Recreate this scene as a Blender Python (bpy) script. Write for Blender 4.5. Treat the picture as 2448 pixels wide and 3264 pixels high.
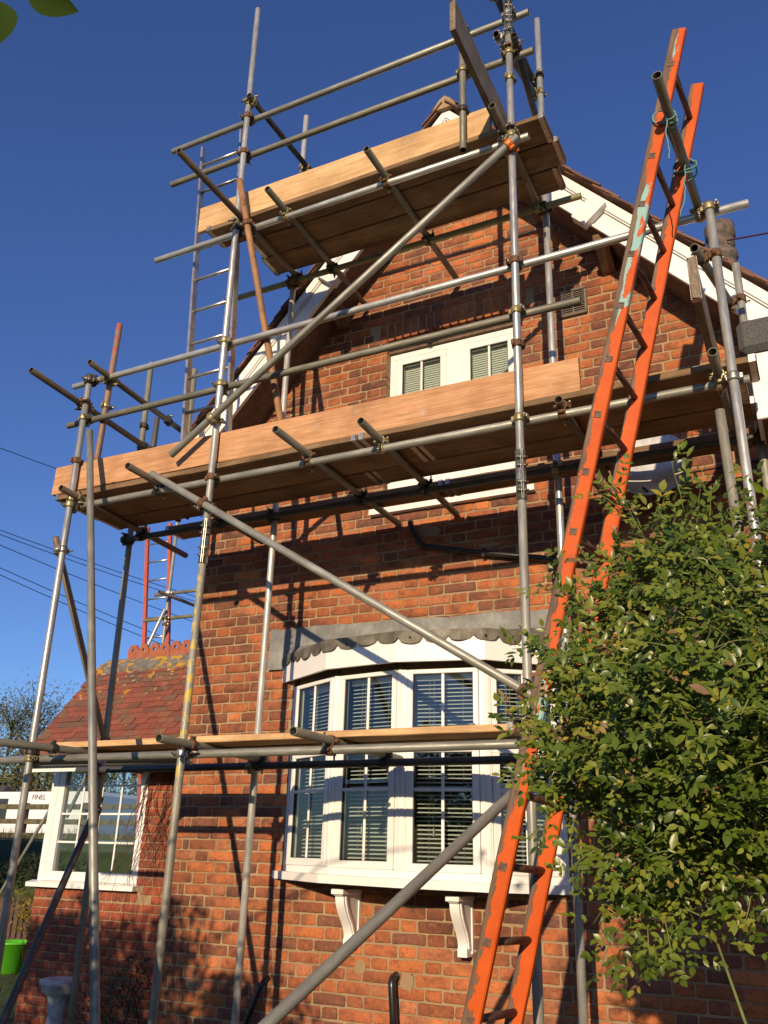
import bpy, math, random
from mathutils import Vector, Matrix, noise as mnoise
random.seed(11)
S = bpy.context.scene
for o in list(bpy.data.objects): bpy.data.objects.remove(o)
col = S.collection
H0 = 1.55                      # eye height: heights measured from the eye are lifted by this
R = math.radians
# ------------------------------------------------------------------ camera
cam_d = bpy.data.cameras.new('camera'); cam = bpy.data.objects.new('camera', cam_d); col.objects.link(cam)
yaw, pit, rol = R(26.673), R(21.741), R(-1.588)
fw = Vector((-math.sin(yaw)*math.cos(pit), math.cos(yaw)*math.cos(pit), math.sin(pit)))
r0 = fw.cross(Vector((0, 0, 1))).normalized(); d0 = fw.cross(r0)
rt = math.cos(rol)*r0 + math.sin(rol)*d0; dn = -math.sin(rol)*r0 + math.cos(rol)*d0
m3 = Matrix((rt, -dn, -fw)).transposed()
cam.matrix_world = Matrix.Translation((0, 0, H0)) @ m3.to_4x4()
cam_d.sensor_fit = 'VERTICAL'; cam_d.sensor_height = 24; cam_d.lens = 24*2767/3264
cam_d.clip_start = 0.05; cam_d.clip_end = 2000
S.camera = cam
# ------------------------------------------------------------------ sky and sun
SUN_DIR = Vector((-0.15, 1.0, -0.285)).normalized()      # the way the light travels
elev = math.asin(-SUN_DIR.z)
W = bpy.data.worlds.new('World'); S.world = W; W.use_nodes = True
nt = W.node_tree; nt.nodes.clear()
sky = nt.nodes.new('ShaderNodeTexSky'); sky.sky_type = 'NISHITA'; sky.sun_disc = False
sky.sun_elevation = elev; sky.sun_rotation = math.atan2(-SUN_DIR.x, -SUN_DIR.y)
sky.altitude = 0; sky.air_density = 1.0; sky.dust_density = 0.15; sky.ozone_density = 6.4
bg = nt.nodes.new('ShaderNodeBackground'); bg.inputs[1].default_value = 0.122
wo = nt.nodes.new('ShaderNodeOutputWorld')
hs = nt.nodes.new('ShaderNodeHueSaturation'); hs.inputs['Saturation'].default_value = 1.0; hs.inputs['Hue'].default_value = .513
nt.links.new(sky.outputs[0], hs.inputs['Color']); nt.links.new(hs.outputs[0], bg.inputs[0]); nt.links.new(bg.outputs[0], wo.inputs[0])
sl = bpy.data.lights.new('sun', 'SUN'); so = bpy.data.objects.new('sun', sl); col.objects.link(so)
sl.energy = 4.5; sl.angle = R(0.53); sl.color = (1.0, 0.77, 0.50)
so.rotation_euler = SUN_DIR.to_track_quat('-Z', 'Y').to_euler(); so.location = (3, -20, 12)
vs = S.view_settings; vs.view_transform = 'Standard'; vs.look = 'None'; vs.exposure = 0.22; vs.gamma = 1.0
S.cycles.max_bounces = 8; S.cycles.transparent_max_bounces = 12

# ------------------------------------------------------------------ helpers
def V(*a): return Vector(a)
def P(x, y, z): return Vector((x, y, z + H0))            # z measured from the eye level
WM = {}                                                   # world matrices of everything built
def add(name, me, mat=None, parent=None, mw=None):
    o = bpy.data.objects.new(name, me); col.objects.link(o)
    if mat is not None and me is not None and not me.materials:
        for m_ in (mat if isinstance(mat, (list, tuple)) else [mat]): me.materials.append(m_)
    mw = mw if mw is not None else Matrix.Identity(4)
    WM[o.name] = mw
    if parent is not None:
        o.parent = parent
        o.matrix_basis = WM[parent.name].inverted() @ mw
    else: o.matrix_basis = mw
    return o
def thing(name, label, cat, loc=(0, 0, 0), group=None):
    o = add(name, None, None, None, Matrix.Translation(loc)); return tag(o, label, cat, group)
def tag(o, label, cat, group=None):
    o['label'] = label; o['category'] = cat
    if group: o['group'] = group
    return o
def struct(o): o['kind'] = 'structure'; return o
def stuff(o): o['kind'] = 'stuff'; return o
class MB:
    def __init__(s): s.v = []; s.f = []; s.c = []; s.mi = []; s.sm = []
    def face(s, idx, c=None, mi=0, sm=False): s.f.append(tuple(idx)); s.c.append(c); s.mi.append(mi); s.sm.append(sm)
    def quad(s, a, b, c, d, col_=None, mi=0):
        n = len(s.v); s.v += [tuple(a), tuple(b), tuple(c), tuple(d)]; s.face((n, n+1, n+2, n+3), col_, mi)
    def hexa(s, p, c=None, mi=0):
        n = len(s.v); s.v += [tuple(q) for q in p]
        for q in ((0, 3, 2, 1), (4, 5, 6, 7), (0, 1, 5, 4), (1, 2, 6, 5), (2, 3, 7, 6), (3, 0, 4, 7)): s.face([n+i for i in q], c, mi)
    def box(s, a, b, c=None, mi=0):
        x0, y0, z0 = a; x1, y1, z1 = b
        s.hexa([(x0, y0, z0), (x1, y0, z0), (x1, y1, z0), (x0, y1, z0), (x0, y0, z1), (x1, y0, z1), (x1, y1, z1), (x0, y1, z1)], c, mi)
    def bbox(s, a, b, bv=0.003, c=None):
        # chamfered box: every edge cut
        x0, y0, z0 = [min(a[i], b[i]) for i in range(3)]; x1, y1, z1 = [max(a[i], b[i]) for i in range(3)]
        bv = min(bv, (x1-x0)*.3, (y1-y0)*.3, (z1-z0)*.3)
        n = len(s.v); idx = {}
        for i, X in enumerate((x0, x1)):
            for j, Y in enumerate((y0, y1)):
                for k, Z in enumerate((z0, z1)):
                    sx, sy, sz = (1-2*i)*bv, (1-2*j)*bv, (1-2*k)*bv
                    for ax, q in enumerate(((X, Y+sy, Z+sz), (X+sx, Y, Z+sz), (X+sx, Y+sy, Z))):
                        idx[(i, j, k, ax)] = len(s.v); s.v.append(q)
        def fc(l, flip):
            s.face(l[::-1] if flip else l, c)
        for i in (0, 1): fc([idx[(i, 0, 0, 0)], idx[(i, 1, 0, 0)], idx[(i, 1, 1, 0)], idx[(i, 0, 1, 0)]], i == 0)
        for j in (0, 1): fc([idx[(0, j, 0, 1)], idx[(1, j, 0, 1)], idx[(1, j, 1, 1)], idx[(0, j, 1, 1)]], j == 1)
        for k in (0, 1): fc([idx[(0, 0, k, 2)], idx[(1, 0, k, 2)], idx[(1, 1, k, 2)], idx[(0, 1, k, 2)]], k == 0)
        for i in (0, 1):
            for j in (0, 1): fc([idx[(i, j, 0, 0)], idx[(i, j, 0, 1)], idx[(i, j, 1, 1)], idx[(i, j, 1, 0)]], (i+j) % 2 == 1)
        for i in (0, 1):
            for k in (0, 1): fc([idx[(i, 0, k, 0)], idx[(i, 0, k, 2)], idx[(i, 1, k, 2)], idx[(i, 1, k, 0)]], (i+k) % 2 == 0)
        for j in (0, 1):
            for k in (0, 1): fc([idx[(0, j, k, 1)], idx[(0, j, k, 2)], idx[(1, j, k, 2)], idx[(1, j, k, 1)]], (j+k) % 2 == 1)
        for i in (0, 1):
            for j in (0, 1):
                for k in (0, 1): fc([idx[(i, j, k, 0)], idx[(i, j, k, 1)], idx[(i, j, k, 2)]], (i+j+k) % 2 == 0)
    def prism(s, poly, ext, c=None, mi=0):
        # poly: list of 3-D points, ext: vector
        n = len(s.v); k = len(poly); e = Vector(ext)
        s.v += [tuple(p) for p in poly] + [tuple(Vector(p)+e) for p in poly]
        s.face(list(range(n, n+k))[::-1], c, mi); s.face(range(n+k, n+2*k), c, mi)
        for i in range(k): s.face((n+i, n+(i+1) % k, n+k+(i+1) % k, n+k+i), c, mi)
    def tube(s, p, q, r, r2=None, n=10, caps=True, c=None, mi=0):
        p, q = Vector(p), Vector(q); r2 = r if r2 is None else r2
        d = (q-p).normalized(); a = d.orthogonal().normalized(); b = d.cross(a); i0 = len(s.v)
        for (o, rr) in ((p, r), (q, r2)):
            for i in range(n):
                t = 2*math.pi*i/n; s.v.append(tuple(o + a*(rr*math.cos(t)) + b*(rr*math.sin(t))))
        for i in range(n): s.face((i0+i, i0+(i+1) % n, i0+n+(i+1) % n, i0+n+i), c, mi, True)
        if caps: s.face(range(i0+n-1, i0-1, -1), c, mi); s.face(range(i0+n, i0+2*n), c, mi)
    def path(s, pts, r, n=6, c=None, mi=0, taper=None):
        pts = [Vector(p) for p in pts]; i0 = len(s.v); m = len(pts); a = None
        for k, p in enumerate(pts):
            d = (pts[min(k+1, m-1)] - pts[max(k-1, 0)]).normalized()
            a = d.orthogonal().normalized() if a is None else (a - d*a.dot(d)).normalized()
            b = d.cross(a); rr = r if taper is None else r + (taper-r)*k/(m-1)
            for i in range(n):
                t = 2*math.pi*i/n; s.v.append(tuple(p + a*(rr*math.cos(t)) + b*(rr*math.sin(t))))
        for k in range(m-1):
            for i in range(n): s.face((i0+k*n+i, i0+k*n+(i+1) % n, i0+(k+1)*n+(i+1) % n, i0+(k+1)*n+i), c, mi, True)
        s.face(range(i0+n-1, i0-1, -1), c, mi); s.face(range(i0+(m-1)*n, i0+m*n), c, mi)
    def lathe(s, prof, n=20, o=(0, 0, 0), c=None):
        i0 = len(s.v); k = len(prof)
        for (r, z) in prof:
            for i in range(n):
                t = 2*math.pi*i/n; s.v.append((o[0]+r*math.cos(t), o[1]+r*math.sin(t), o[2]+z))
        for j in range(k-1):
            for i in range(n): s.face((i0+j*n+i, i0+j*n+(i+1) % n, i0+(j+1)*n+(i+1) % n, i0+(j+1)*n+i), c, 0, True)
    def mesh(s, name='mesh'):
        me = bpy.data.meshes.new(name); me.from_pydata(s.v, [], s.f)
        if any(x is not None for x in s.c):
            ca = me.color_attributes.new('tint', 'FLOAT_COLOR', 'CORNER'); arr = []
            for p, c in zip(me.polygons, s.c):
                c = c or (1, 1, 1)
                for _ in range(p.loop_total): arr += [c[0], c[1], c[2], 1.0]
            ca.data.foreach_set('color', arr)
        me.polygons.foreach_set('material_index', s.mi)
        me.polygons.foreach_set('use_smooth', s.sm)
        me.update(); return me
    def build(s, name, mat, parent=None, mw=None): return add(name, s.mesh(name), mat, parent, mw)

# ------------------------------------------------------------------ materials
def nm(name):
    m = bpy.data.materials.new(name); m.use_nodes = True; t = m.node_tree; t.nodes.clear()
    o = t.nodes.new('ShaderNodeOutputMaterial'); b = t.nodes.new('ShaderNodeBsdfPrincipled')
    t.links.new(b.outputs[0], o.inputs[0]); return m, t, b, o
def N(t, kind, **kw):
    n = t.nodes.new('ShaderNode'+kind)
    for k, v in kw.items():
        if k.startswith('i_'): n.inputs[k[2:].replace('_', ' ')].default_value = v
        else: setattr(n, k, v)
    return n
def ramp(t, src, stops, interp='LINEAR'):
    n = t.nodes.new('ShaderNodeValToRGB'); n.color_ramp.interpolation = interp
    e = n.color_ramp.elements
    while len(e) > 1: e.remove(e[-1])
    e[0].position = stops[0][0]; e[0].color = (*stops[0][1], 1)
    for p, c in stops[1:]:
        x = e.new(p); x.color = (*c, 1)
    t.links.new(src, n.inputs[0]); return n.outputs[0]
def mixc(t, f, a, b, mode='MIX'):
    n = t.nodes.new('ShaderNodeMix'); n.data_type = 'RGBA'; n.blend_type = mode
    for s, i in ((f, 0), (a, 6), (b, 7)):
        if hasattr(s, 'is_output') or hasattr(s, 'links'): t.links.new(s, n.inputs[i])
        elif i == 0: n.inputs[0].default_value = s
        else: n.inputs[i].default_value = (*s, 1)
    return n.outputs[2]
def coords(t, kind='Object', scale=(1, 1, 1)):
    c = t.nodes.new('ShaderNodeTexCoord'); m = t.nodes.new('ShaderNodeMapping'); m.inputs['Scale'].default_value = scale
    t.links.new(c.outputs[kind], m.inputs[0]); return m.outputs[0]
def geo(t, scale=(1, 1, 1)):
    c = t.nodes.new('ShaderNodeNewGeometry'); m = t.nodes.new('ShaderNodeMapping'); m.inputs['Scale'].default_value = scale
    t.links.new(c.outputs['Position'], m.inputs[0]); return m.outputs[0]
def nz(t, vec, scale, detail=4, rough=.6, dist=0.0):
    n = N(t, 'TexNoise'); n.inputs['Scale'].default_value = scale; n.inputs['Detail'].default_value = detail
    n.inputs['Roughness'].default_value = rough; n.inputs['Distortion'].default_value = dist
    t.links.new(vec, n.inputs['Vector']); return n.outputs[0]
def bump(t, b, h, strength=.3, dist=.01):
    n = N(t, 'Bump'); n.inputs['Strength'].default_value = strength; n.inputs['Distance'].default_value = dist
    t.links.new(h, n.inputs['Height']); t.links.new(n.outputs[0], b.inputs['Normal'])
def ovar(t, lo=.85, hi=1.15):
    oi = t.nodes.new('ShaderNodeObjectInfo'); mr = t.nodes.new('ShaderNodeMapRange')
    mr.inputs['To Min'].default_value = lo; mr.inputs['To Max'].default_value = hi
    t.links.new(oi.outputs['Random'], mr.inputs[0]); return mr.outputs[0]
def mulv(t, c, f):
    n = t.nodes.new('ShaderNodeVectorMath'); n.operation = 'SCALE'; t.links.new(c, n.inputs[0]); t.links.new(f, n.inputs[3]); return n.outputs[0]
M = {}
def simple(key, c, rough=.5, metal=0.0, var=.12, scale=12, bmp=.0, spec=None, bscale=60):
    m, t, b, o = nm(key); v = geo(t)
    c2 = tuple(max(0, x*(1-var*2.2)) for x in c); c1 = tuple(min(1, x*(1+var)) for x in c)
    t.links.new(ramp(t, nz(t, v, scale), [(.3, c2), (.55, c), (.75, c1)]), b.inputs['Base Color'])
    b.inputs['Roughness'].default_value = rough; b.inputs['Metallic'].default_value = metal
    if spec is not None: b.inputs['Specular IOR Level'].default_value = spec
    if bmp: bump(t, b, nz(t, v, bscale, 3), bmp, .004)
    M[key] = m; return m
# brick
def brick_mat(key):
    m, t, b, o = nm(key); v = geo(t)
    at = N(t, 'Attribute'); at.attribute_name = 'tint'
    n1 = nz(t, v, 9, 5, .65); n2 = nz(t, v, 55, 4, .7); n3 = nz(t, v, 4.0, 3, .5, .4)
    burnt = ramp(t, n3, [(.47, (0, 0, 0)), (.66, (1, 1, 1))])
    c = mixc(t, burnt, at.outputs['Color'], mixc(t, .62, at.outputs['Color'], (.055, .035, .036)))
    c = mixc(t, ramp(t, n1, [(.3, (.0, .0, .0)), (.75, (.45, .45, .45))]), c, mixc(t, .5, c, (.34, .13, .07)))
    c = mixc(t, ramp(t, n2, [(.34, (.45, .45, .45)), (.48, (0, 0, 0))]), c, (.06, .028, .022))
    c = mixc(t, ramp(t, nz(t, geo(t, (.7, 1, 1.2)), 13, 5, .62, .5), [(.50, (0, 0, 0)), (.66, (.72, .72, .72))]), c, mixc(t, .62, c, (.05, .034, .032)))
    c = mixc(t, ramp(t, nz(t, v, 26, 4, .65), [(.52, (0, 0, 0)), (.72, (.5, .5, .5))]), c, mixc(t, .6, c, (.50, .22, .10)))
    n4 = nz(t, v, 130, 2, .5)
    c = mixc(t, ramp(t, n4, [(.72, (0, 0, 0)), (.78, (.55, .55, .55))]), c, (.5, .42, .33))
    soot = ramp(t, nz(t, geo(t, (1, 1, .55)), 1.1, 5, .6), [(.30, (.74, .70, .68)), (.50, (1.06, 1.06, 1.06)), (.70, (1.22, 1.20, 1.16))])
    c = mixc(t, 1.0, c, soot, 'MULTIPLY')
    t.links.new(c, b.inputs['Base Color']); b.inputs['Roughness'].default_value = .88; b.inputs['Specular IOR Level'].default_value = .25
    bump(t, b, n2, .85, .005); M[key] = m
brick_mat('brick')
m, t, b, o = nm('mortar'); v = geo(t)
t.links.new(mixc(t, ramp(t, nz(t, v, 140, 3), [(.35, (0, 0, 0)), (.7, (.7, .7, .7))]), ramp(t, nz(t, v, 3.5, 5), [(.3, (.25, .17, .092)), (.55, (.37, .265, .152)), (.75, (.45, .335, .205))]), (.23, .15, .08)), b.inputs['Base Color'])
b.inputs['Roughness'].default_value = .95; bump(t, b, nz(t, v, 160, 4), .7, .004); M['mortar'] = m
# galvanised tube family: local Z runs along the tube
def tube_mat(key, c, dark, rough=.42, metal=.75, rust=0.0, paint=None):
    m, t, b, o = nm(key); v = coords(t, 'Object', (1, 1, .16)); v1 = coords(t, 'Object')
    base = ramp(t, nz(t, v, 42, 5, .7), [(.30, dark), (.52, c), (.72, tuple(min(1, x*1.16) for x in c))])
    grime = ramp(t, nz(t, coords(t, 'Object', (.35, .35, .35)), 5.2, 4, .6), [(.42, (0, 0, 0)), (.66, (.75, .75, .75))])
    base = mixc(t, grime, base, tuple(x*.55 for x in c))
    if rust: base = mixc(t, ramp(t, nz(t, v1, 9, 6, .7), [(.62-.22*rust, (0, 0, 0)), (.70-.12*rust, (.85, .85, .85))]), base, (.13, .058, .03))
    met = None
    if paint:
        pc, amt = paint
        wv = N(t, 'TexWave'); wv.bands_direction = 'Z'; wv.inputs['Scale'].default_value = 2.9; wv.inputs['Distortion'].default_value = 4.5
        wv.inputs['Detail'].default_value = 3; wv.inputs['Detail Scale'].default_value = 3; t.links.new(v1, wv.inputs[0])
        mul = N(t, 'Math', operation='MULTIPLY'); t.links.new(ramp(t, wv.outputs[0], [(.45, (0, 0, 0)), (.62, (1, 1, 1))]), mul.inputs[0])
        t.links.new(ramp(t, nz(t, coords(t, 'Object', (1, 1, .22)), 30, 4, .7), [(.50-amt, (0, 0, 0)), (.54-amt*.7, (1, 1, 1))]), mul.inputs[1])
        sz = N(t, 'SeparateXYZ'); t.links.new(v1, sz.inputs[0]); lim = ramp(t, sz.outputs[2], [(0, (.0, .0, .0)), (.25, (1, 1, 1))])
        mu2 = N(t, 'Math', operation='MULTIPLY'); t.links.new(mul.outputs[0], mu2.inputs[0]); t.links.new(lim, mu2.inputs[1]); mul = mu2
        base = mixc(t, mul.outputs[0], base, pc)
        mr = N(t, 'MapRange'); mr.inputs['To Min'].default_value = metal; mr.inputs['To Max'].default_value = 0; t.links.new(mul.outputs[0], mr.inputs[0]); met = mr.outputs[0]
    base = mulv(t, base, ovar(t, .82, 1.14))
    t.links.new(base, b.inputs['Base Color'])
    if met is not None: t.links.new(met, b.inputs['Metallic'])
    else: b.inputs['Metallic'].default_value = metal
    t.links.new(ramp(t, nz(t, v, 60, 3), [(.3, (rough-.1,)*3), (.7, (rough+.18,)*3)]), b.inputs['Roughness'])
    bump(t, b, nz(t, v1, 130, 3), .10, .002); M[key] = m
tube_mat('tube_bright', (.53, .535, .51), (.35, .355, .34), .33, .5)
tube_mat('tube_grey', (.34, .34, .295), (.205, .205, .18), .44, .32)
tube_mat('tube_dull', (.26, .25, .195), (.15, .142, .108), .52, .22)
tube_mat('tube_brown', (.22, .175, .13), (.13, .098, .072), .58, .2, .25)
tube_mat('tube_dark', (.12, .115, .105), (.07, .066, .06), .5, .3, .15)
tube_mat('tube_rust', (.36, .19, .09), (.22, .105, .05), .66, .1, .3)
tube_mat('tube_yellow', (.30, .29, .235), (.19, .185, .15), .52, .25, .0, ((.50, .37, .05), .0))
tube_mat('tube_pink', (.52, .51, .48), (.36, .355, .33), .40, .4, .0, ((.42, .12, .20), -.10))
tube_mat('tube_red', (.30, .19, .14), (.18, .12, .09), .6, .2, .25, ((.32, .10, .07), .04))
tube_mat('tube_olive', (.30, .29, .14), (.18, .17, .09), .58, .2, .1)
simple('tube_bore', (.035, .028, .022), .9, 0)
simple('coupler_yellow', (.36, .30, .15), .45, .55, .3, 40)
simple('coupler_rust', (.17, .085, .045), .75, .3, .3, 60, .3)
simple('coupler_dark', (.075, .068, .058), .6, .5, .3, 60, .2)
simple('coupler_steel', (.42, .41, .37), .38, .8, .25, 50)
simple('coupler_orange', (.62, .15, .02), .45, .1, .1, 60)
simple('bolt_steel', (.33, .30, .24), .4, .8, .3, 80)
simple('white_upvc', (.80, .79, .76), .32, 0, .03, 3)
simple('white_paint', (.80, .79, .765), .42, 0, .05, 6, .05)
simple('gasket', (.02, .02, .02), .6)
simple('slat', (.78, .77, .73), .45, 0, .03)
simple('cord', (.62, .60, .52), .8)
simple('black_pipe', (.018, .018, .02), .28, 0, .25, 9)
simple('vent_brown', (.15, .115, .085), .5, 0, .1, 40)
simple('vent_dark', (.01, .01, .01), .9)
simple('timber_brown', (.20, .12, .065), .75, 0, .25, 9, .3)
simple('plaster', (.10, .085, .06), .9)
simple('soffit_wood', (.16, .10, .06), .8, 0, .2, 14)
# lead
m, t, b, o = nm('lead'); v = geo(t)
c = ramp(t, nz(t, v, 3.2, 6, .65, .3), [(.28, (.10, .105, .105)), (.5, (.19, .195, .19)), (.68, (.34, .335, .31)), (.8, (.46, .45, .41))])
c = mixc(t, ramp(t, nz(t, geo(t, (1.0, 1, .35)), 26, 4), [(.4, (0, 0, 0)), (.75, (.5, .5, .5))]), c, (.13, .12, .10))
t.links.new(c, b.inputs['Base Color']); b.inputs['Metallic'].default_value = .25; b.inputs['Roughness'].default_value = .58
bump(t, b, nz(t, v, 11, 4), .35, .012); M['lead'] = m
m, t, b, o = nm('lead_edge'); v = geo(t)
t.links.new(ramp(t, nz(t, v, 9, 5, .7), [(.3, (.085, .075, .055)), (.55, (.16, .145, .11)), (.75, (.27, .25, .2))]), b.inputs['Base Color'])
b.inputs['Metallic'].default_value = .2; b.inputs['Roughness'].default_value = .62; bump(t, b, nz(t, v, 30, 4), .3, .006); M['lead_edge'] = m
# glass: reflects, lets the light through
m, t, b, o = nm('glass'); t.nodes.remove(b)
tr = N(t, 'BsdfTransparent'); tr.inputs[0].default_value = (.86, .9, .88, 1); gl = N(t, 'BsdfGlossy'); gl.inputs['Roughness'].default_value = .012
lw = N(t, 'LayerWeight'); lw.inputs[0].default_value = .5; pw_ = N(t, 'Math', operation='POWER'); pw_.inputs[1].default_value = 4.2; t.links.new(lw.outputs['Facing'], pw_.inputs[0])
mx = N(t, 'MixShader'); mr = N(t, 'MapRange'); mr.inputs['To Min'].default_value = .06; mr.inputs['To Max'].default_value = 1.0
t.links.new(pw_.outputs[0], mr.inputs[0]); t.links.new(mr.outputs[0], mx.inputs[0]); t.links.new(tr.outputs[0], mx.inputs[1]); t.links.new(gl.outputs[0], mx.inputs[2])
bn = N(t, 'Bump'); bn.inputs['Strength'].default_value = .03; bn.inputs['Distance'].default_value = .02
t.links.new(nz(t, geo(t), 1.7, 2), bn.inputs['Height']); t.links.new(bn.outputs[0], gl.inputs['Normal'])
t.links.new(mx.outputs[0], o.inputs[0]); M['glass'] = m
# scaffold boards, grain along local X
def board_mat(key, c, d, lite):
    m, t, b, o = nm(key); v = coords(t, 'Object', (.12, 1, 1)); v1 = coords(t, 'Object', (.03, 1, 1))
    oi = t.nodes.new('ShaderNodeObjectInfo'); va = N(t, 'VectorMath'); va.operation = 'ADD'
    sc = N(t, 'VectorMath'); sc.operation = 'SCALE'; sc.inputs[0].default_value = (3.1, 7.7, 5.3); t.links.new(oi.outputs['Random'], sc.inputs[3])
    t.links.new(v, va.inputs[0]); t.links.new(sc.outputs[0], va.inputs[1]); v = va.outputs[0]
    g = nz(t, v, 26, 6, .62, 1.2); g2 = nz(t, v1, 90, 3, .6); g3 = nz(t, coords(t, 'Object'), 2.6, 4, .6)
    cc = ramp(t, g, [(.28, d), (.5, c), (.72, lite)])
    cc = mixc(t, ramp(t, g2, [(.36, (.55, .55, .55)), (.52, (0, 0, 0))]), cc, tuple(x*.55 for x in c))
    cc = mixc(t, ramp(t, g3, [(.46, (0, 0, 0)), (.7, (.6, .6, .6))]), cc, tuple(x*.62 for x in d))
    vo = N(t, 'TexVoronoi'); vo.inputs['Scale'].default_value = 3.4; t.links.new(coords(t, 'Object', (.55, 1.3, 1.3)), vo.inputs['Vector'])
    cc = mixc(t, ramp(t, vo.outputs['Distance'], [(.035, (.85, .85, .85)), (.055, (0, 0, 0))]), cc, (.12, .05, .02))
    cc = mixc(t, ramp(t, nz(t, coords(t, 'Object', (.6, 1, 1)), 9, 5, .6), [(.66, (0, 0, 0)), (.72, (.4, .4, .4))]), cc, (.52, .44, .34))
    cc = mulv(t, cc, ovar(t, .86, 1.1))
    t.links.new(cc, b.inputs['Base Color']); b.inputs['Roughness'].default_value = .8; b.inputs['Specular IOR Level'].default_value = .25
    bump(t, b, g, .25, .004); M[key] = m
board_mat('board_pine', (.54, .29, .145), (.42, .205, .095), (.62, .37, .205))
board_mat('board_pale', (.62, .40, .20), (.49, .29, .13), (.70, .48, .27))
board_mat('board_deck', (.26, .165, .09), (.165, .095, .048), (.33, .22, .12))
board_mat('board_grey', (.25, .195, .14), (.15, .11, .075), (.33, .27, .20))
# clay tiles
def tile_mat(key, stops, lichen=0.0):
    m, t, b, o = nm(key); v = geo(t); oi = t.nodes.new('ShaderNodeObjectInfo')
    c = ramp(t, oi.outputs['Random'], stops)
    c = mixc(t, ramp(t, nz(t, v, 24, 5, .7), [(.35, (.5, .5, .5)), (.62, (0, 0, 0))]), c, (.07, .05, .04))
    if lichen:
        sep = N(t, 'SeparateXYZ'); gg = t.nodes.new('ShaderNodeNewGeometry'); t.links.new(gg.outputs['Position'], sep.inputs[0])
        hz = N(t, 'MapRange'); hz.inputs['From Min'].default_value = 2.75; hz.inputs['From Max'].default_value = 3.55; hz.inputs['To Min'].default_value = .0; hz.inputs['To Max'].default_value = .16
        t.links.new(sep.outputs[2], hz.inputs[0])
        ad = N(t, 'Math', operation='ADD'); t.links.new(nz(t, geo(t, (1, 1, 1)), 7.5, 4, .6), ad.inputs[0]); t.links.new(hz.outputs[0], ad.inputs[1])
        c = mixc(t, ramp(t, ad.outputs[0], [(.70, (0, 0, 0)), (.725, (.9, .9, .9))]), c, (.50, .27, .02))
        ad2 = N(t, 'Math', operation='ADD'); t.links.new(nz(t, v, 21, 3, .5), ad2.inputs[0]); t.links.new(hz.outputs[0], ad2.inputs[1])
        c = mixc(t, ramp(t, ad2.outputs[0], [(.745, (0, 0, 0)), (.765, (.8, .8, .8))]), c, (.46, .42, .37))
    t.links.new(c, b.inputs['Base Color']); b.inputs['Roughness'].default_value = .85; bump(t, b, nz(t, v, 70, 4), .4, .004); M[key] = m
tile_mat('tile_red', [(0, (.25, .066, .038)), (.30, (.30, .082, .045)), (.52, (.21, .062, .04)), (.64, (.15, .08, .05)), (.82, (.19, .10, .06)), (1, (.34, .096, .05))], 1)
tile_mat('tile_brown', [(0, (.17, .075, .045)), (.5, (.22, .10, .055)), (.8, (.13, .062, .042)), (1, (.26, .115, .06))])
simple('ridge_terracotta', (.34, .105, .055), .8, 0, .12, 14, .3)
# mortar bedding with lichen for the porch ridge
m, t, b, o = nm('ridge_bedding'); v = geo(t)
c = ramp(t, nz(t, v, 14, 5), [(.3, (.10, .09, .075)), (.7, (.24, .22, .19))])
c = mixc(t, ramp(t, nz(t, v, 8, 4, .6), [(.55, (0, 0, 0)), (.58, (.95, .95, .95))]), c, (.50, .27, .02))
t.links.new(c, b.inputs['Base Color']); b.inputs['Roughness'].default_value = .95; bump(t, b, nz(t, v, 60, 4), .5, .006); M['ridge_bedding'] = m
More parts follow.
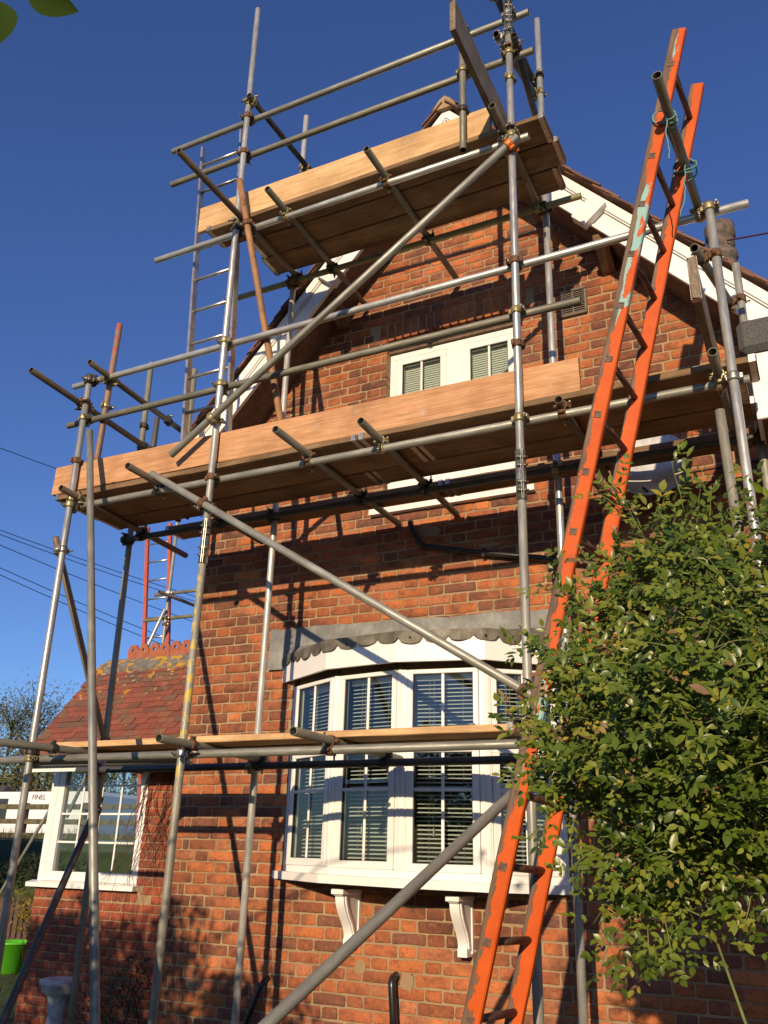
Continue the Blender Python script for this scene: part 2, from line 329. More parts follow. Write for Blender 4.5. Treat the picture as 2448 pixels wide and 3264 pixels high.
# painted ladder: orange over turquoise over timber
def ladder_mat(key):
    m, t, b, o = nm(key); v = coords(t, 'Object', (1, 1, .45)); vz = coords(t, 'Object')
    sep = N(t, 'SeparateXYZ'); t.links.new(vz, sep.inputs[0])
    band = ramp(t, sep.outputs[2], [(0, (0, 0, 0)), (1, (0, 0, 0))])
    n = nz(t, v, 9, 6, .68, .6); n2 = nz(t, coords(t, 'Object', (1, 1, .3)), 5.5, 5, .6)
    org = ramp(t, nz(t, vz, 5, 4), [(.3, (.46, .068, .006)), (.6, (.58, .094, .007)), (.8, (.62, .12, .015))])
    # how worn: more along the low-x edge and in two stretches of the stile
    edge = N(t, 'MapRange'); edge.inputs['From Min'].default_value = -.034; edge.inputs['From Max'].default_value = .012; edge.inputs['To Min'].default_value = .36; edge.inputs['To Max'].default_value = .0
    t.links.new(sep.outputs[0], edge.inputs[0])
    cr = t.nodes.new('ShaderNodeFloatCurve'); mp = N(t, 'MapRange'); mp.inputs['From Min'].default_value = 0; mp.inputs['From Max'].default_value = 5.6
    t.links.new(sep.outputs[2], mp.inputs[0]); t.links.new(mp.outputs[0], cr.inputs['Value'])
    cv = cr.mapping.curves[0]; pts = LADDER_WEAR
    cv.points[0].location = pts[0]; cv.points[1].location = pts[-1]
    for p_ in pts[1:-1]: cv.points.new(*p_)
    cr.mapping.update()
    s1 = N(t, 'Math', operation='ADD'); t.links.new(n, s1.inputs[0]); t.links.new(edge.outputs[0], s1.inputs[1])
    s2 = N(t, 'Math', operation='ADD'); t.links.new(s1.outputs[0], s2.inputs[0]); t.links.new(cr.outputs[0], s2.inputs[1])
    worn = ramp(t, s2.outputs[0], [(.70, (0, 0, 0)), (.72, (1, 1, 1))])
    s3 = N(t, 'Math', operation='ADD'); t.links.new(n2, s3.inputs[0]); t.links.new(edge.outputs[0], s3.inputs[1])
    s4 = N(t, 'Math', operation='SUBTRACT'); t.links.new(s3.outputs[0], s4.inputs[0]); t.links.new(cr.outputs[0], s4.inputs[1])
    bare = ramp(t, s4.outputs[0], [(.44, (0, 0, 0)), (.46, (1, 1, 1))])
    under = mixc(t, bare, (.26, .45, .42), ramp(t, nz(t, coords(t, 'Object', (1, 1, .08)), 70, 4), [(.3, (.085, .055, .038)), (.7, (.20, .125, .08))]))
    c = mixc(t, worn, org, under)
    t.links.new(c, b.inputs['Base Color']); b.inputs['Roughness'].default_value = .58; b.inputs['Specular IOR Level'].default_value = .28
    inv = N(t, 'Math', operation='MULTIPLY'); inv.inputs[1].default_value = -1; t.links.new(worn, inv.inputs[0])
    bump(t, b, inv.outputs[0], .5, .0025); M[key] = m
LADDER_WEAR = [(0.0, .10), (.20, .04), (.30, -.02), (.33, .14), (.43, .15), (.50, .00), (.60, -.04), (.705, -.05), (.715, .17), (.85, .19), (.865, .03), (.92, .03), (.97, .10), (1.0, .14)]
ladder_mat('ladder_orange')
LADDER_WEAR = [(0.0, .04), (.3, -.02), (.7, -.09), (.9, -.06), (1.0, -.02)]
ladder_mat('ladder_orange_far')
simple('rung_wood', (.11, .062, .04), .6, .1, .3, 20, .2)
simple('iron_plate', (.20, .13, .09), .7, .4, .3, 60, .2)
simple('aluminium', (.60, .59, .56), .36, .85, .15, 20)
simple('ladder_red', (.46, .09, .05), .5, 0, .1, 20)
simple('rope_blue', (.15, .33, .32), .85, 0, .3, 200)
simple('felt', (.11, .11, .105), .95, 0, .5, 260, .8, None, 220)
simple('clay_pot', (.13, .10, .08), .85, 0, .3, 14, .3)
simple('wire', (.015, .015, .018), .6); simple('wire_purple', (.10, .03, .055), .6)
simple('dish_grey', (.52, .52, .51), .5, .0)
simple('stone_white', (.50, .49, .47), .8, 0, .2, 14, .4)
simple('tub_green', (.10, .46, .025), .4, 0, .05)
simple('fence_dark', (.10, .058, .04), .85, 0, .25, 14, .3)
simple('fence_green', (.12, .105, .055), .9, 0, .3, 10, .4)
simple('van_white', (.78, .79, .80), .25, 0, .02)
simple('tyre', (.02, .02, .02), .8); simple('car_grey', (.10, .11, .13), .3, .4)
simple('dark_glass', (.03, .035, .04), .08, 0, .1)
simple('lettering', (.05, .05, .06), .6)
simple('roof_slate', (.075, .07, .068), .8, 0, .2, 14)
simple('render_pale', (.45, .42, .37), .9)
simple('soil', (.06, .042, .028), .95, 0, .3, 9, .5)
simple('bark', (.09, .07, .05), .95, 0, .35, 16, .8)
simple('twig_brown', (.10, .045, .028), .85, 0, .25, 30)
simple('stem_green', (.14, .17, .045), .7, 0, .25, 14)
m, t, b, o = nm('ground'); v = geo(t)
t.links.new(ramp(t, nz(t, v, 3.0, 6), [(.3, (.035, .05, .014)), (.5, (.055, .085, .02)), (.7, (.085, .105, .03))]), b.inputs['Base Color'])
b.inputs['Roughness'].default_value = .95; bump(t, b, nz(t, v, 50, 4), .8, .03); M['ground'] = m
simple('asphalt', (.05, .05, .052), .9, 0, .2, 30, .4)
def leaf_mat(key, cs, trans=.45, gloss=.42):
    m, t, b, o = nm(key); at = N(t, 'Attribute'); at.attribute_name = 'tint'
    sep = N(t, 'SeparateColor'); t.links.new(at.outputs['Color'], sep.inputs[0])
    c = ramp(t, sep.outputs[0], cs)
    c = mixc(t, ramp(t, nz(t, geo(t), 60, 3), [(.35, (.35, .35, .35)), (.6, (0, 0, 0))]), c, mixc(t, .5, c, (.02, .03, .008)))
    t.links.new(c, b.inputs['Base Color']); b.inputs['Roughness'].default_value = gloss; b.inputs['Specular IOR Level'].default_value = .5
    tl = N(t, 'BsdfTranslucent'); t.links.new(mixc(t, .5, c, (.16, .22, .02)), tl.inputs[0])
    ms = N(t, 'MixShader'); ms.inputs[0].default_value = trans
    t.links.new(b.outputs[0], ms.inputs[1]); t.links.new(tl.outputs[0], ms.inputs[2]); t.links.new(ms.outputs[0], o.inputs[0]); M[key] = m
leaf_mat('leaf_bush', [(0, (.060, .108, .014)), (.45, (.125, .185, .022)), (.80, (.225, .27, .036)), (.93, (.30, .31, .05)), (.965, (.46, .36, .04)), (.99, (.30, .16, .09))], .34, .34)
leaf_mat('leaf_tree', [(0, (.035, .065, .014)), (.5, (.06, .10, .02)), (1, (.12, .15, .03))], .4)
leaf_mat('leaf_corner', [(0, (.018, .040, .005)), (.6, (.032, .062, .008)), (1, (.06, .10, .014))], .2, .9)
M['leaf_corner'].node_tree.nodes['Principled BSDF'].inputs['Specular IOR Level'].default_value = .15
leaf_mat('leaf_far', [(0, (.08, .10, .028)), (.5, (.145, .155, .045)), (1, (.23, .20, .07))], .35, .7)
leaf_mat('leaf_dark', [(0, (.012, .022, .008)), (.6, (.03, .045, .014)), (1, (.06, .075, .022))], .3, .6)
leaf_mat('leaf_yellow', [(0, (.30, .19, .02)), (.6, (.42, .29, .03)), (1, (.14, .17, .03))], .4, .6)
leaf_mat('grass', [(0, (.03, .06, .012)), (.5, (.06, .10, .02)), (1, (.12, .15, .035))], .35, .7)
# ================================================================== ground and setting
mb = MB(); mb.quad((-600, -600, 0), (600, -600, 0), (600, 900, 0), (-600, 900, 0))
struct(mb.build('ground', M['ground']))
def leaf_quad(mb, p, d, n, L, w, tint, fold=.25, seg=3):
    # a pointed leaf folded along its midrib: p base, d direction, n face normal
    d = d.normalized(); s = d.cross(n)
    if s.length < 1e-4: s = d.orthogonal()
    s = s.normalized(); n = s.cross(d); i0 = len(mb.v)
    prof = ((0, .05), (.3, .85), (.62, .92), (1, .02)) if seg == 3 else ((0, .06), (.06, .34), (.14, .62), (.26, .88), (.40, 1.0), (.56, .96), (.72, .76), (.86, .44), (.95, .18), (1, .01)) if seg > 5 else ((0, .08), (.5, 1), (1, .02))
    for (a, ww) in prof:
        c = p + d*(L*a) - n*(L*.16*a*a)
        for k in (-1, 0, 1): mb.v.append(tuple(c + s*(k*w*.5*ww) + n*(abs(k)*w*.5*ww*fold)))
    c3 = (tint, tint, tint)
    for j in range(len(prof)-1):
        for k in (0, 1):
            a = i0+j*3+k; mb.face((a, a+1, a+4, a+3), c3, 0, True)
def tuft(mb, x, y, z, h, n, spread, rnd):
    for _ in range(n):
        a = rnd.uniform(0, 6.283); p = V(x+rnd.uniform(-spread, spread), y+rnd.uniform(-spread, spread), z)
        d = V(math.cos(a)*.45, math.sin(a)*.45, 1); hh = h*rnd.uniform(.5, 1.2); i0 = len(mb.v); s = V(-math.sin(a), math.cos(a), 0)*.004
        mb.v += [tuple(p-s), tuple(p+s), tuple(p+d*hh*.6+s*.7), tuple(p+d*hh*.6-s*.7), tuple(p+d*hh+V(math.cos(a), math.sin(a), -.3)*hh*.2)]
        c = rnd.random(); mb.face((i0, i0+1, i0+2, i0+3), (c, c, c)); mb.face((i0+3, i0+2, i0+4), (c, c, c))
rg = random.Random(5); mb = MB()
for i in range(5200):
    x = rg.uniform(-14, -4.8); y = rg.uniform(3.2, 12)
    if -7.25 < x and y > 6.75: continue
    tuft(mb, x, y, 0.0, .07, 3, .05, rg)
g = mb.build('lawn_grass', M['grass']); stuff(g); tag(g, 'short green lawn grass in shade beside the porch', 'grass')
# raised bank with a road beyond it
mb = MB()
prof = [(10.5, 0.004), (11.5, .55), (12.6, 1.30), (13.6, 1.70), (16.0, 1.75), (17.0, 1.2)]
xs = [-60 + i*2.0 for i in range(27)]
for i, x in enumerate(xs):
    for (y, z) in prof: mb.v.append((x, y+mnoise.noise(V(x*.3, y, 0))*.2, z+(mnoise.noise(V(x*.4, y*.5, 3))*.1 if z > .1 else 0)))
k = len(prof)
for i in range(len(xs)-1):
    for j in range(k-1): mb.face((i*k+j, (i+1)*k+j, (i+1)*k+j+1, i*k+j+1), None, 0, True)
struct(mb.build('grass_bank', M['ground']))
mb = MB()
for i in range(4200):
    x = rg.uniform(-22, -9.5); y = rg.uniform(10.6, 14)
    z = .004+(y-10.5)/3.1*1.66
    tuft(mb, x, y, z-.05, .22, 3, .09, rg)
g = mb.build('bank_grass', M['grass']); stuff(g); tag(g, 'long rough grass growing on the raised bank', 'grass')
mb = MB(); mb.quad((-70, 17.0, .93), (-6, 17.0, .93), (-6, 27, .93), (-70, 27, .93)); mb.build('road', M['asphalt'])
struct(bpy.data.objects['road'])

# ================================================================== the brick house
WY = 5.65                                     # face of the gable wall
house = thing('brick_house', 'red brick gable end with white bargeboards and bow window behind the scaffold', 'house', (-2.16, 7.5, 0))
AX, AZ, SLP = -2.16, 6.11, 1.143              # ridge line of the roof and its slope
CH = .0772
BRICKC = [(.45, .142, .048), (.39, .120, .044), (.335, .104, .042), (.28, .089, .040), (.22, .078, .042), (.17, .070, .046), (.48, .164, .058), (.37, .137, .066)]
BRICKW = [16, 17, 18, 16, 15, 12, 6, 9]
rb = random.Random(21)
def brick_geo(mb, x0, x1, z0, z1, yf, depth, c, rnd, jit=.0028):
    # irregular outline, arrises rounded off
    L = x1-x0; Hh = z1-z0; cr = min(.012, L*.2)
    n = 3 if L > .15 else 2
    o = [(x0+cr*rnd.uniform(.3, 1), z0)] + [(x0+L*(i/n), z0) for i in range(1, n)] + [(x1-cr*rnd.uniform(.3, 1), z0), (x1, z0+cr*rnd.uniform(.3, 1)), (x1, z1-cr*rnd.uniform(.3, 1)), (x1-cr*rnd.uniform(.3, 1), z1)]
    o += [(x0+L*(i/n), z1) for i in range(n-1, 0, -1)] + [(x0+cr*rnd.uniform(.3, 1), z1), (x0, z1-cr*rnd.uniform(.3, 1)), (x0, z0+cr*rnd.uniform(.3, 1))]
    o = [(a+rnd.uniform(-jit, jit), b+rnd.uniform(-jit, jit)) for a, b in o]
    k = len(o); i0 = len(mb.v); cx, cz = (x0+x1)/2, (z0+z1)/2
    tl = rnd.uniform(-.0015, .0015); tl2 = rnd.uniform(-.001, .001)
    for (a, b) in o: mb.v.append((a, yf+depth, b+H0))
    for (a, b) in o: mb.v.append((a, yf+.0045, b+H0))
    for (a, b) in o:
        f = .0055; da = (cx-a); db = (cz-b)
        mb.v.append((a+max(-f, min(f, da)), yf+tl*(a-cx)/L+tl2, b+max(-f, min(f, db))+H0))
    for i in range(k):
        j = (i+1) % k
        mb.face((i0+i, i0+j, i0+k+j, i0+k+i), c); mb.face((i0+k+i, i0+k+j, i0+2*k+j, i0+2*k+i), c, 0, True)
    mb.face(range(i0+2*k, i0+3*k), c, 0, True)
def bcol(rnd):
    c = rnd.choices(BRICKC, BRICKW)[0]; f = rnd.uniform(.86, 1.14); return tuple(min(1, x*f) for x in c)
# openings: x0, x1, z0, z1 (from eye level)
OPEN = [(-2.855, -1.695, 2.545, 4.085), (-3.56, -1.50, -.10, 1.29)]
ARCH = (-2.985, -1.565, 4.085, 4.285)
def spans(x0, x1, z0, z1, holes):
    iv = [(x0, x1)]
    for (a, b, c, d) in holes:
        if c < (z0+z1)/2 < d:
            nv = []
            for (p, q) in iv:
                if b <= p or a >= q: nv.append((p, q)); continue
                if a > p: nv.append((p, a))
                if b < q: nv.append((b, q))
            iv = nv
    return iv
def project(x, y, z):
    v = V(x, y, z); dz = v.dot(fw); return 1224+2767*v.dot(rt)/dz, 1632+2767*v.dot(dn)/dz
wall = MB(); bricks = []
z = -1.6; row = 0
XL, XR = -4.59, .27
while z < AZ-.25:
    z1 = z+CH; half = (AZ-.20-z1)/SLP; x0 = max(XL, AX-half); x1 = min(XR, AX+half)
    if x1-x0 > .1:
        for (a, b) in spans(x0, x1, z, z1, OPEN): wall.box((a, WY+.0015, z+H0-.0001), (b, WY+.24, z1+H0))
        # flemish bond from the left corner
        x = XL; seq = []
        if row % 2 == 0: pat = ['S', 'H']; 
        else:
            seq += [(x, x+.113)]; x += .125; seq += [(x, x+.052)]; x += .064; pat = ['S', 'H']
        i = 0
        while x < XR:
            L = .2395 if pat[i % 2] == 'S' else .1128
            L2 = L+rb.uniform(-.004, .004); seq.append((x, x+L2)); x += L2+.0122; i += 1
        for (a, b) in spans(x0, x1, z, z1, OPEN+[ARCH]):
            for (p, q) in seq:
                p2, q2 = max(p, a), min(q, b)
                if q2-p2 < .035: continue
                jamb = (abs(p2-a) < .002 and a > x0+.01) or (abs(q2-b) < .002 and b < x1-.01)
                bricks.append((p2, q2, z+.0058+rb.uniform(-.0018, .0018), z1-.0058+rb.uniform(-.0018, .0018), .12 if jamb else .012))
    z = z1; row += 1
# soldier arch over the upper window
na = 18
for i in range(na):
    f0 = i/na; f1 = (i+1)/na; xa = ARCH[0]+.06+(ARCH[1]-ARCH[0]-.12)*f0; xb = ARCH[0]+.06+(ARCH[1]-ARCH[0]-.12)*f1
    bricks.append((xa+.006, xb-.006, ARCH[2]+.012*math.sin(math.pi*(f0+f1)/2)-.004, ARCH[3]-.006, .13))
wall_o = wall.build('wall', M['mortar'], house)
# side and rear walls so that the house is closed
sw = MB(); cw = (.33, .09, .04); sw.box((XL, WY+.24, -.05), (XL+.23, 10.5, 4.72), cw); sw.box((XR-.23, WY+.24, -.05), (XR, 10.5, 4.72), cw); sw.box((XL+.23, 10.27, -.05), (XR-.23, 10.5, 4.72), cw)
sw.build('side_wall', M['brick'], house)
def vis_area(bk):
    p, q, a, b, _ = bk; c = [project(x, WY, z_) for x, z_ in ((p, a), (q, a), (q, b), (p, b))]
    cx = sum(k_[0] for k_ in c)/4; cy = sum(k_[1] for k_ in c)/4
    if not (20 < cx < 2430 and 20 < cy < 3250): return 0
    if cx > 1950 and cy > 1600: return 0
    if cx > 1750 and cy > 2000 and cy < 2800: return 0
    if -3.8 < p < -1.4 and -.15 < a < 1.65: return 0
    if 2.40 < a < 2.70: return 0
    ar = 0
    for i in range(4): ar += c[i][0]*c[(i+1) % 4][1]-c[(i+1) % 4][0]*c[i][1]
    return abs(ar)
order = sorted(bricks, key=vis_area, reverse=True)
rest = MB()
for i, bk in enumerate(order):
    rr = random.Random(i*7+3); c = bcol(rr)
    if i < 300:
        m_ = MB(); brick_geo(m_, bk[0], bk[1], bk[2], bk[3], WY-.004+rr.uniform(-.0025, .002), bk[4], c, rr)
        m_.build('brick', M['brick'], wall_o)
    else: brick_geo(rest, bk[0], bk[1], bk[2], bk[3], WY-.004+rr.uniform(-.0025, .002), bk[4], c, rr)
stuff(rest.build('bricks', M['brick'], wall_o))
# ---- roof
roof = MB()
YV = 5.235                                     # verge
for s in (-1, 1):
    e = 2.62
    a = P(AX, YV+.10, AZ-.035); b_ = P(AX+s*e, YV+.10, AZ-.035-SLP*e)
    a2 = a+V(0, 5.3, 0); b2 = b_+V(0, 5.3, 0); dnv = V(0, 0, -.05)
    roof.hexa([a+dnv, b_+dnv, b2+dnv, a2+dnv, a, b_, b2, a2] if s > 0 else [b_+dnv, a+dnv, a2+dnv, b2+dnv, b_, a, a2, b2])
roof_o = roof.build('roof', M['soffit_wood'], house)
# plain tiles along the verge, overlapped course by course
ca = math.atan(SLP); sl_ = V(math.cos(ca), 0, -math.sin(ca))
tm = MB(); tm.hexa([(0, 0, -.010), (.165, 0, -.010), (.165, .265, -.002), (0, .265, -.002), (0, 0, .003), (.165, 0, .003), (.165, .265, .011), (0, .265, .011)])
tile_me = tm.mesh('tile'); tile_me.materials.append(M['tile_brown'])
tm2 = MB(); tm2.hexa([(0, 0, -.010), (.245, 0, -.010), (.245, .265, -.002), (0, .265, -.002), (0, 0, .003), (.245, 0, .003), (.245, .265, .011), (0, .265, .011)])
tile_me2 = tm2.mesh('tile'); tile_me2.materials.append(M['tile_brown'])
rt_ = random.Random(8); GA = .100
nrow = int(2.62/math.cos(ca)/GA)
for s in (-1, 1):
    for r_ in range(2, nrow+1):
        # tile lower edge at distance r_*GA down the slope; local X along the verge depth (world +Y), local Y up the slope
        up = V(-s*math.cos(ca), 0, math.sin(ca)); nn = V(s*math.sin(ca), 0, math.cos(ca))
        base = P(AX, 0, AZ) - up*(r_*GA) + nn*(.004+rt_.uniform(-.003, .006))
        y0 = YV+rt_.uniform(-.022, .012)
        for k_ in range(2):
            me = (tile_me2 if r_ % 2 else tile_me) if k_ == 0 else tile_me
            ax = V(0, 1, 0); ay = up.copy(); az = ax.cross(ay)
            if az.dot(nn) < 0: ax = -ax; az = -az
            pos = V(base.x, y0, base.z)
            wd = (.245 if r_ % 2 else .165)
            if k_: pos.y += wd+.003; wd = .165
            if ax.y < 0: pos.y += wd
            tw = rt_.uniform(-.018, .018)
            mw = Matrix((ax, ay, az)).transposed().to_4x4(); mw.translation = pos
            mw = mw @ Matrix.Rotation(R(-5.5)+tw, 4, 'X') @ Matrix.Rotation(R(rt_.uniform(-1.5, 1.5)), 4, 'Z')
            if r_ <= 2: mw = mw @ Matrix.Scale(.68, 4, (0, 1, 0))
            add('tile', me, None, roof_o, mw)
rd = MB()
for i in range(8):
    y = YV+.0+i*.30
    rd.hexa([P(AX-.13, y, AZ-.10), P(AX, y, AZ+.035), P(AX, y+.295, AZ+.035), P(AX-.13, y+.295, AZ-.10), P(AX-.125, y, AZ-.085), P(AX, y, AZ+.05), P(AX, y+.295, AZ+.05), P(AX-.125, y+.295, AZ-.085)])
    rd.hexa([P(AX+.13, y, AZ-.10), P(AX, y, AZ+.035), P(AX, y+.295, AZ+.035), P(AX+.13, y+.295, AZ-.10), P(AX+.125, y, AZ-.085), P(AX, y, AZ+.05), P(AX, y+.295, AZ+.05), P(AX+.125, y+.295, AZ-.085)])
rd.build('ridge_tiles', M['tile_brown'], roof_o)
mm = MB(); mm.prism([P(AX-.11, YV-.004, AZ-.10), P(AX+.11, YV-.004, AZ-.10), P(AX+.05, YV-.004, AZ+.0), P(AX, YV-.004, AZ+.035), P(AX-.05, YV-.004, AZ)], (0, .05, 0)); mm.build('apex_mortar', M['mortar'], roof_o)
# ---- bargeboards: a broad board and a moulding stepped out in front of its upper edge
for s in (-1, 1):
    def bp(u, dz, y): return P(AX+s*u, y, AZ-SLP*u-dz)
    def strip(mb, dz0, dz1, y0, y1, u0=0.0, u1=2.62): 
        q = [bp(u0, dz1, y0), bp(u1, dz1, y0), bp(u1, dz0, y0), bp(u0, dz0, y0)]
        mb.prism(q if s > 0 else q[::-1], (0, y1-y0, 0))
    bb = MB(); strip(bb, .075, .385, 5.300, 5.325); bo = bb.build('bargeboard', M['white_upvc'], house)
    bb = MB(); strip(bb, .070, .170, 5.272, 5.2985); strip(bb, .170, .188, 5.284, 5.2985); strip(bb, .366, .390, 5.290, 5.2985); bb.build('moulding', M['white_upvc'], bo)
    sf = MB(); q = [bp(0, .375, 5.326), bp(2.62, .375, 5.326), bp(2.62, .375, WY), bp(0, .375, WY)]; sf.prism(q, (0, 0, .012)); sf.build('soffit', M['soffit_wood'], house)
    # boxed purlin end on its corbel
    u = 1.20 if s > 0 else 1.10
    c0 = bp(u, .20, 5.17)
    kb = MB(); w2 = .055; ux = V(s*math.cos(ca), 0, -math.sin(ca)); un = V(s*math.sin(ca), 0, math.cos(ca))
    def pe(a, b_, y): return c0+ux*a+un*b_+V(0, y, 0)
    kb.hexa([pe(-.07, -.17, .055), pe(.07, -.17, .055), pe(.07, -.17, .128), pe(-.07, -.17, .128), pe(-.07, .05, .055), pe(.07, .05, .055), pe(.07, .05, .128), pe(-.07, .05, .128)])
    kb.build('purlin_box', M['white_upvc'], house)
    cb = MB(); cz = c0.z-.20; cb.prism([V(c0.x-.05, 5.33, cz), V(c0.x-.05, WY+.01, cz), V(c0.x-.05, WY+.01, cz-.15), V(c0.x-.05, WY-.04, cz-.14), V(c0.x-.05, 5.36, cz-.05)], (.10, 0, 0)); cb.build('corbel', M['timber_brown'], house)
# ---- upper window
def frame_rect(mb, x0, x1, z0, z1, w, y0, y1, bv=.004):
    mb.bbox((x0, y0, z0+H0), (x1, y1, z0+w+H0), bv); mb.bbox((x0, y0, z1-w+H0), (x1, y1, z1+H0), bv)
    mb.bbox((x0, y0+.0007, z0+w+H0-.001), (x0+w, y1, z1-w+H0+.001), bv); mb.bbox((x1-w, y0+.0007, z0+w+H0-.001), (x1, y1, z1-w+H0+.001), bv)
uw = MB(); YU = WY+.075
frame_rect(uw, -2.853, -1.697, 2.56, 3.985, .055, YU, YU+.07); uw.bbox((-2.80, YU+.002, 2.61+H0), (-1.75, YU+.06, 2.93+H0), .003); uw.bbox((-2.34, YU+.001, 2.60+H0), (-2.185, YU+.07, 3.95+H0), .003)
uw_o = uw.build('upper_window', M['white_upvc'], house)
for (a, b_) in ((-2.79, -2.335), (-2.185, -1.755)):
    sm = MB(); frame_rect(sm, a, b_, 2.91, 3.92, .056, YU-.014, YU+.045); sm.build('sash', M['white_upvc'], uw_o)
    gm = MB(); frame_rect(gm, a+.052, b_-.052, 2.962, 3.868, .008, YU-.008, YU+.02, .001); gm.build('gasket', M['gasket'], uw_o)
    pm = MB(); pm.box((a+.05, YU+.006, 2.95+H0), (b_-.05, YU+.010, 3.88+H0)); pm.build('pane', M['glass'], uw_o)
    xm = (a+b_)/2; br = MB(); br.bbox((xm-.009, YU-.006, 2.96+H0), (xm+.009, YU+.0055, 3.87+H0), .003)
    br.bbox((a+.06, YU-.005, 3.25+H0), (b_-.06, YU+.0052, 3.268+H0), .003); br.build('glazing_bar', M['white_upvc'], uw_o)
ls = MB(); ls.box((-2.853, YU-.03, 3.987+H0), (-1.697, WY+.2, 4.084+H0)); ls.build('head_board', M['soffit_wood'], uw_o)
us = MB(); us.prism([V(-2.945, WY-.055, 2.49+H0), V(-2.945, WY-.055, 2.535+H0), V(-2.945, YU+.02, 2.557+H0), V(-2.945, YU+.02, 2.49+H0)][::-1], (1.335, 0, 0)); us.build('sill', M['white_upvc'], uw_o)
# ---- vent grille
vg = MB(); x0, x1, z0, z1 = -1.36, -1.145, 3.895, 4.135
frame_rect(vg, x0, x1, z0, z1, .022, WY-.026, WY+.0, .006); vg.box(((x0+x1)/2-.004, WY-.018, z0+.02+H0), ((x0+x1)/2+.004, WY-.006, z1-.02+H0))
vo = vg.build('vent_grille', M['vent_brown'], house)
vb = MB(); vb.box((x0+.015, WY-.006, z0+.015+H0), (x1-.015, WY-.0045, z1-.015+H0)); vb.build('backing', M['vent_dark'], vo)
sm = MB(); sm.hexa([(0, 0, 0), (.172, 0, 0), (.172, .012, .005), (0, .012, .005), (0, 0, .006), (.172, 0, .006), (.172, .012, .011), (0, .012, .011)]); slm = sm.mesh('louvre'); slm.materials.append(M['vent_brown'])
for i in range(11): add('louvre', slm, None, vo, Matrix.Translation((x0+.0215, WY-.020, z0+.026+i*.0175+H0)))
# ---- black waste pipe across the wall, and two stubs low down
def pipe(pts, r, name='waste_pipe', mat='black_pipe', parent=house):
    q = []
    for i, p in enumerate(pts):
        if 0 < i < len(pts)-1:
            a = (pts[i-1]-p).normalized()*min(.05, (pts[i-1]-p).length*.4); b_ = (pts[i+1]-p).normalized()*min(.05, (pts[i+1]-p).length*.4)
            q += [p+a, p+a*.45+b_*.12, p+a*.12+b_*.45, p+b_]
        else: q.append(p)
    mb = MB(); mb.path(q, r, 12)
    for p in q[:1]: mb.path([p, p+(q[1]-p)*.5], r*1.25, 12)
    return mb.build(name, M[mat], parent)
pipe([P(-2.60, WY+.05, 2.40), P(-2.60, WY-.045, 2.39), P(-2.50, WY-.045, 2.18), P(-2.11, WY-.045, 2.085), P(-.55, WY-.045, 1.74)], .021)
for xc_ in (-2.0, -1.2):
    pc = MB(); zc = 2.085-(xc_+2.11)*.221; pc.box((xc_-.012, WY-.07, zc-.03+H0), (xc_+.012, WY-.003, zc+.03+H0)); pc.build('pipe_clip', M['black_pipe'], house)
pipe([P(-2.66, WY+.02, -.70), P(-2.66, WY-.07, -.70), P(-2.58, WY-.075, -1.6)], .024)
pipe([P(-3.60, WY+.05, -.76), P(-3.64, WY-.05, -.80), P(-3.80, WY-.06, -1.2), P(-3.84, WY-.06, -1.55)], .019)
tp = MB(); tp.path([P(-3.74, WY-.056, -1.06), P(-3.80, WY-.06, -1.20)], .023, 10); tp.build('pipe_tape', M['stone_white'], house)
# cement patches left where old fixings were
pa = MB()
for (x, z_, w_, h_) in ((-2.46, 2.30, .10, .05), (-1.98, 2.13, .09, .018), (-2.92, -.66, .045, .05), (-2.58, -.72, .05, .06), (-4.25, -.86, .06, .03), (-.95, 1.36, .08, .05)):
    pa = MB(); n = 11; i0 = len(pa.v)
    pa.v.append((x, WY-.0075, z_+H0))
    for i in range(n):
        a = 6.283*i/n; r_ = rb.uniform(.75, 1.15); pa.v.append((x+w_*r_*math.cos(a), WY-.0065, z_+h_*r_*math.sin(a)+H0))
    for i in range(n): pa.face((i0, i0+1+i, i0+1+(i+1) % n))
    pa.build('cement_patch', M['mortar'], house)

# ---- satellite dish under the working platform, and the black cables
dh = MB(); dh.lathe([(0, .0), (.10, .012), (.20, .045), (.26, .085), (.255, .088), (.19, .052), (.09, .02), (0, .01)], 24)
ms_ = Matrix.Translation(P(-.76, WY-.19, 2.42)) @ Matrix.Rotation(R(68), 4, 'X') @ Matrix.Rotation(R(20), 4, 'Z') @ Matrix.Scale(1.15, 4, (0, 1, 0))
dt = thing('satellite_dish', 'grey satellite dish on the wall under the working platform', 'satellite dish', P(-.8, WY, 2.4))
dh.build('dish', M['dish_grey'], dt, ms_)
da = MB(); da.path([P(-.80, WY-.02, 2.42), P(-.79, WY-.12, 2.40), P(-.76, WY-.17, 2.40)], .016, 8); da.path([P(-.76, WY-.20, 2.24), P(-.80, WY-.42, 2.22)], .010, 6); da.box(P(-.86, WY-.02, 2.36), P(-.74, WY-.004, 2.50)); da.build('arm', M['tube_dark'], dt)
cbm = MB(); cbm.path([P(-1.2, WY-.012, 2.40), P(-.9, WY-.012, 2.43), P(-.55, WY-.012, 2.455), P(-.2, WY-.012, 2.46), P(.2, WY-.012, 2.47)], .006, 6); cbm.build('cable', M['wire'], house)

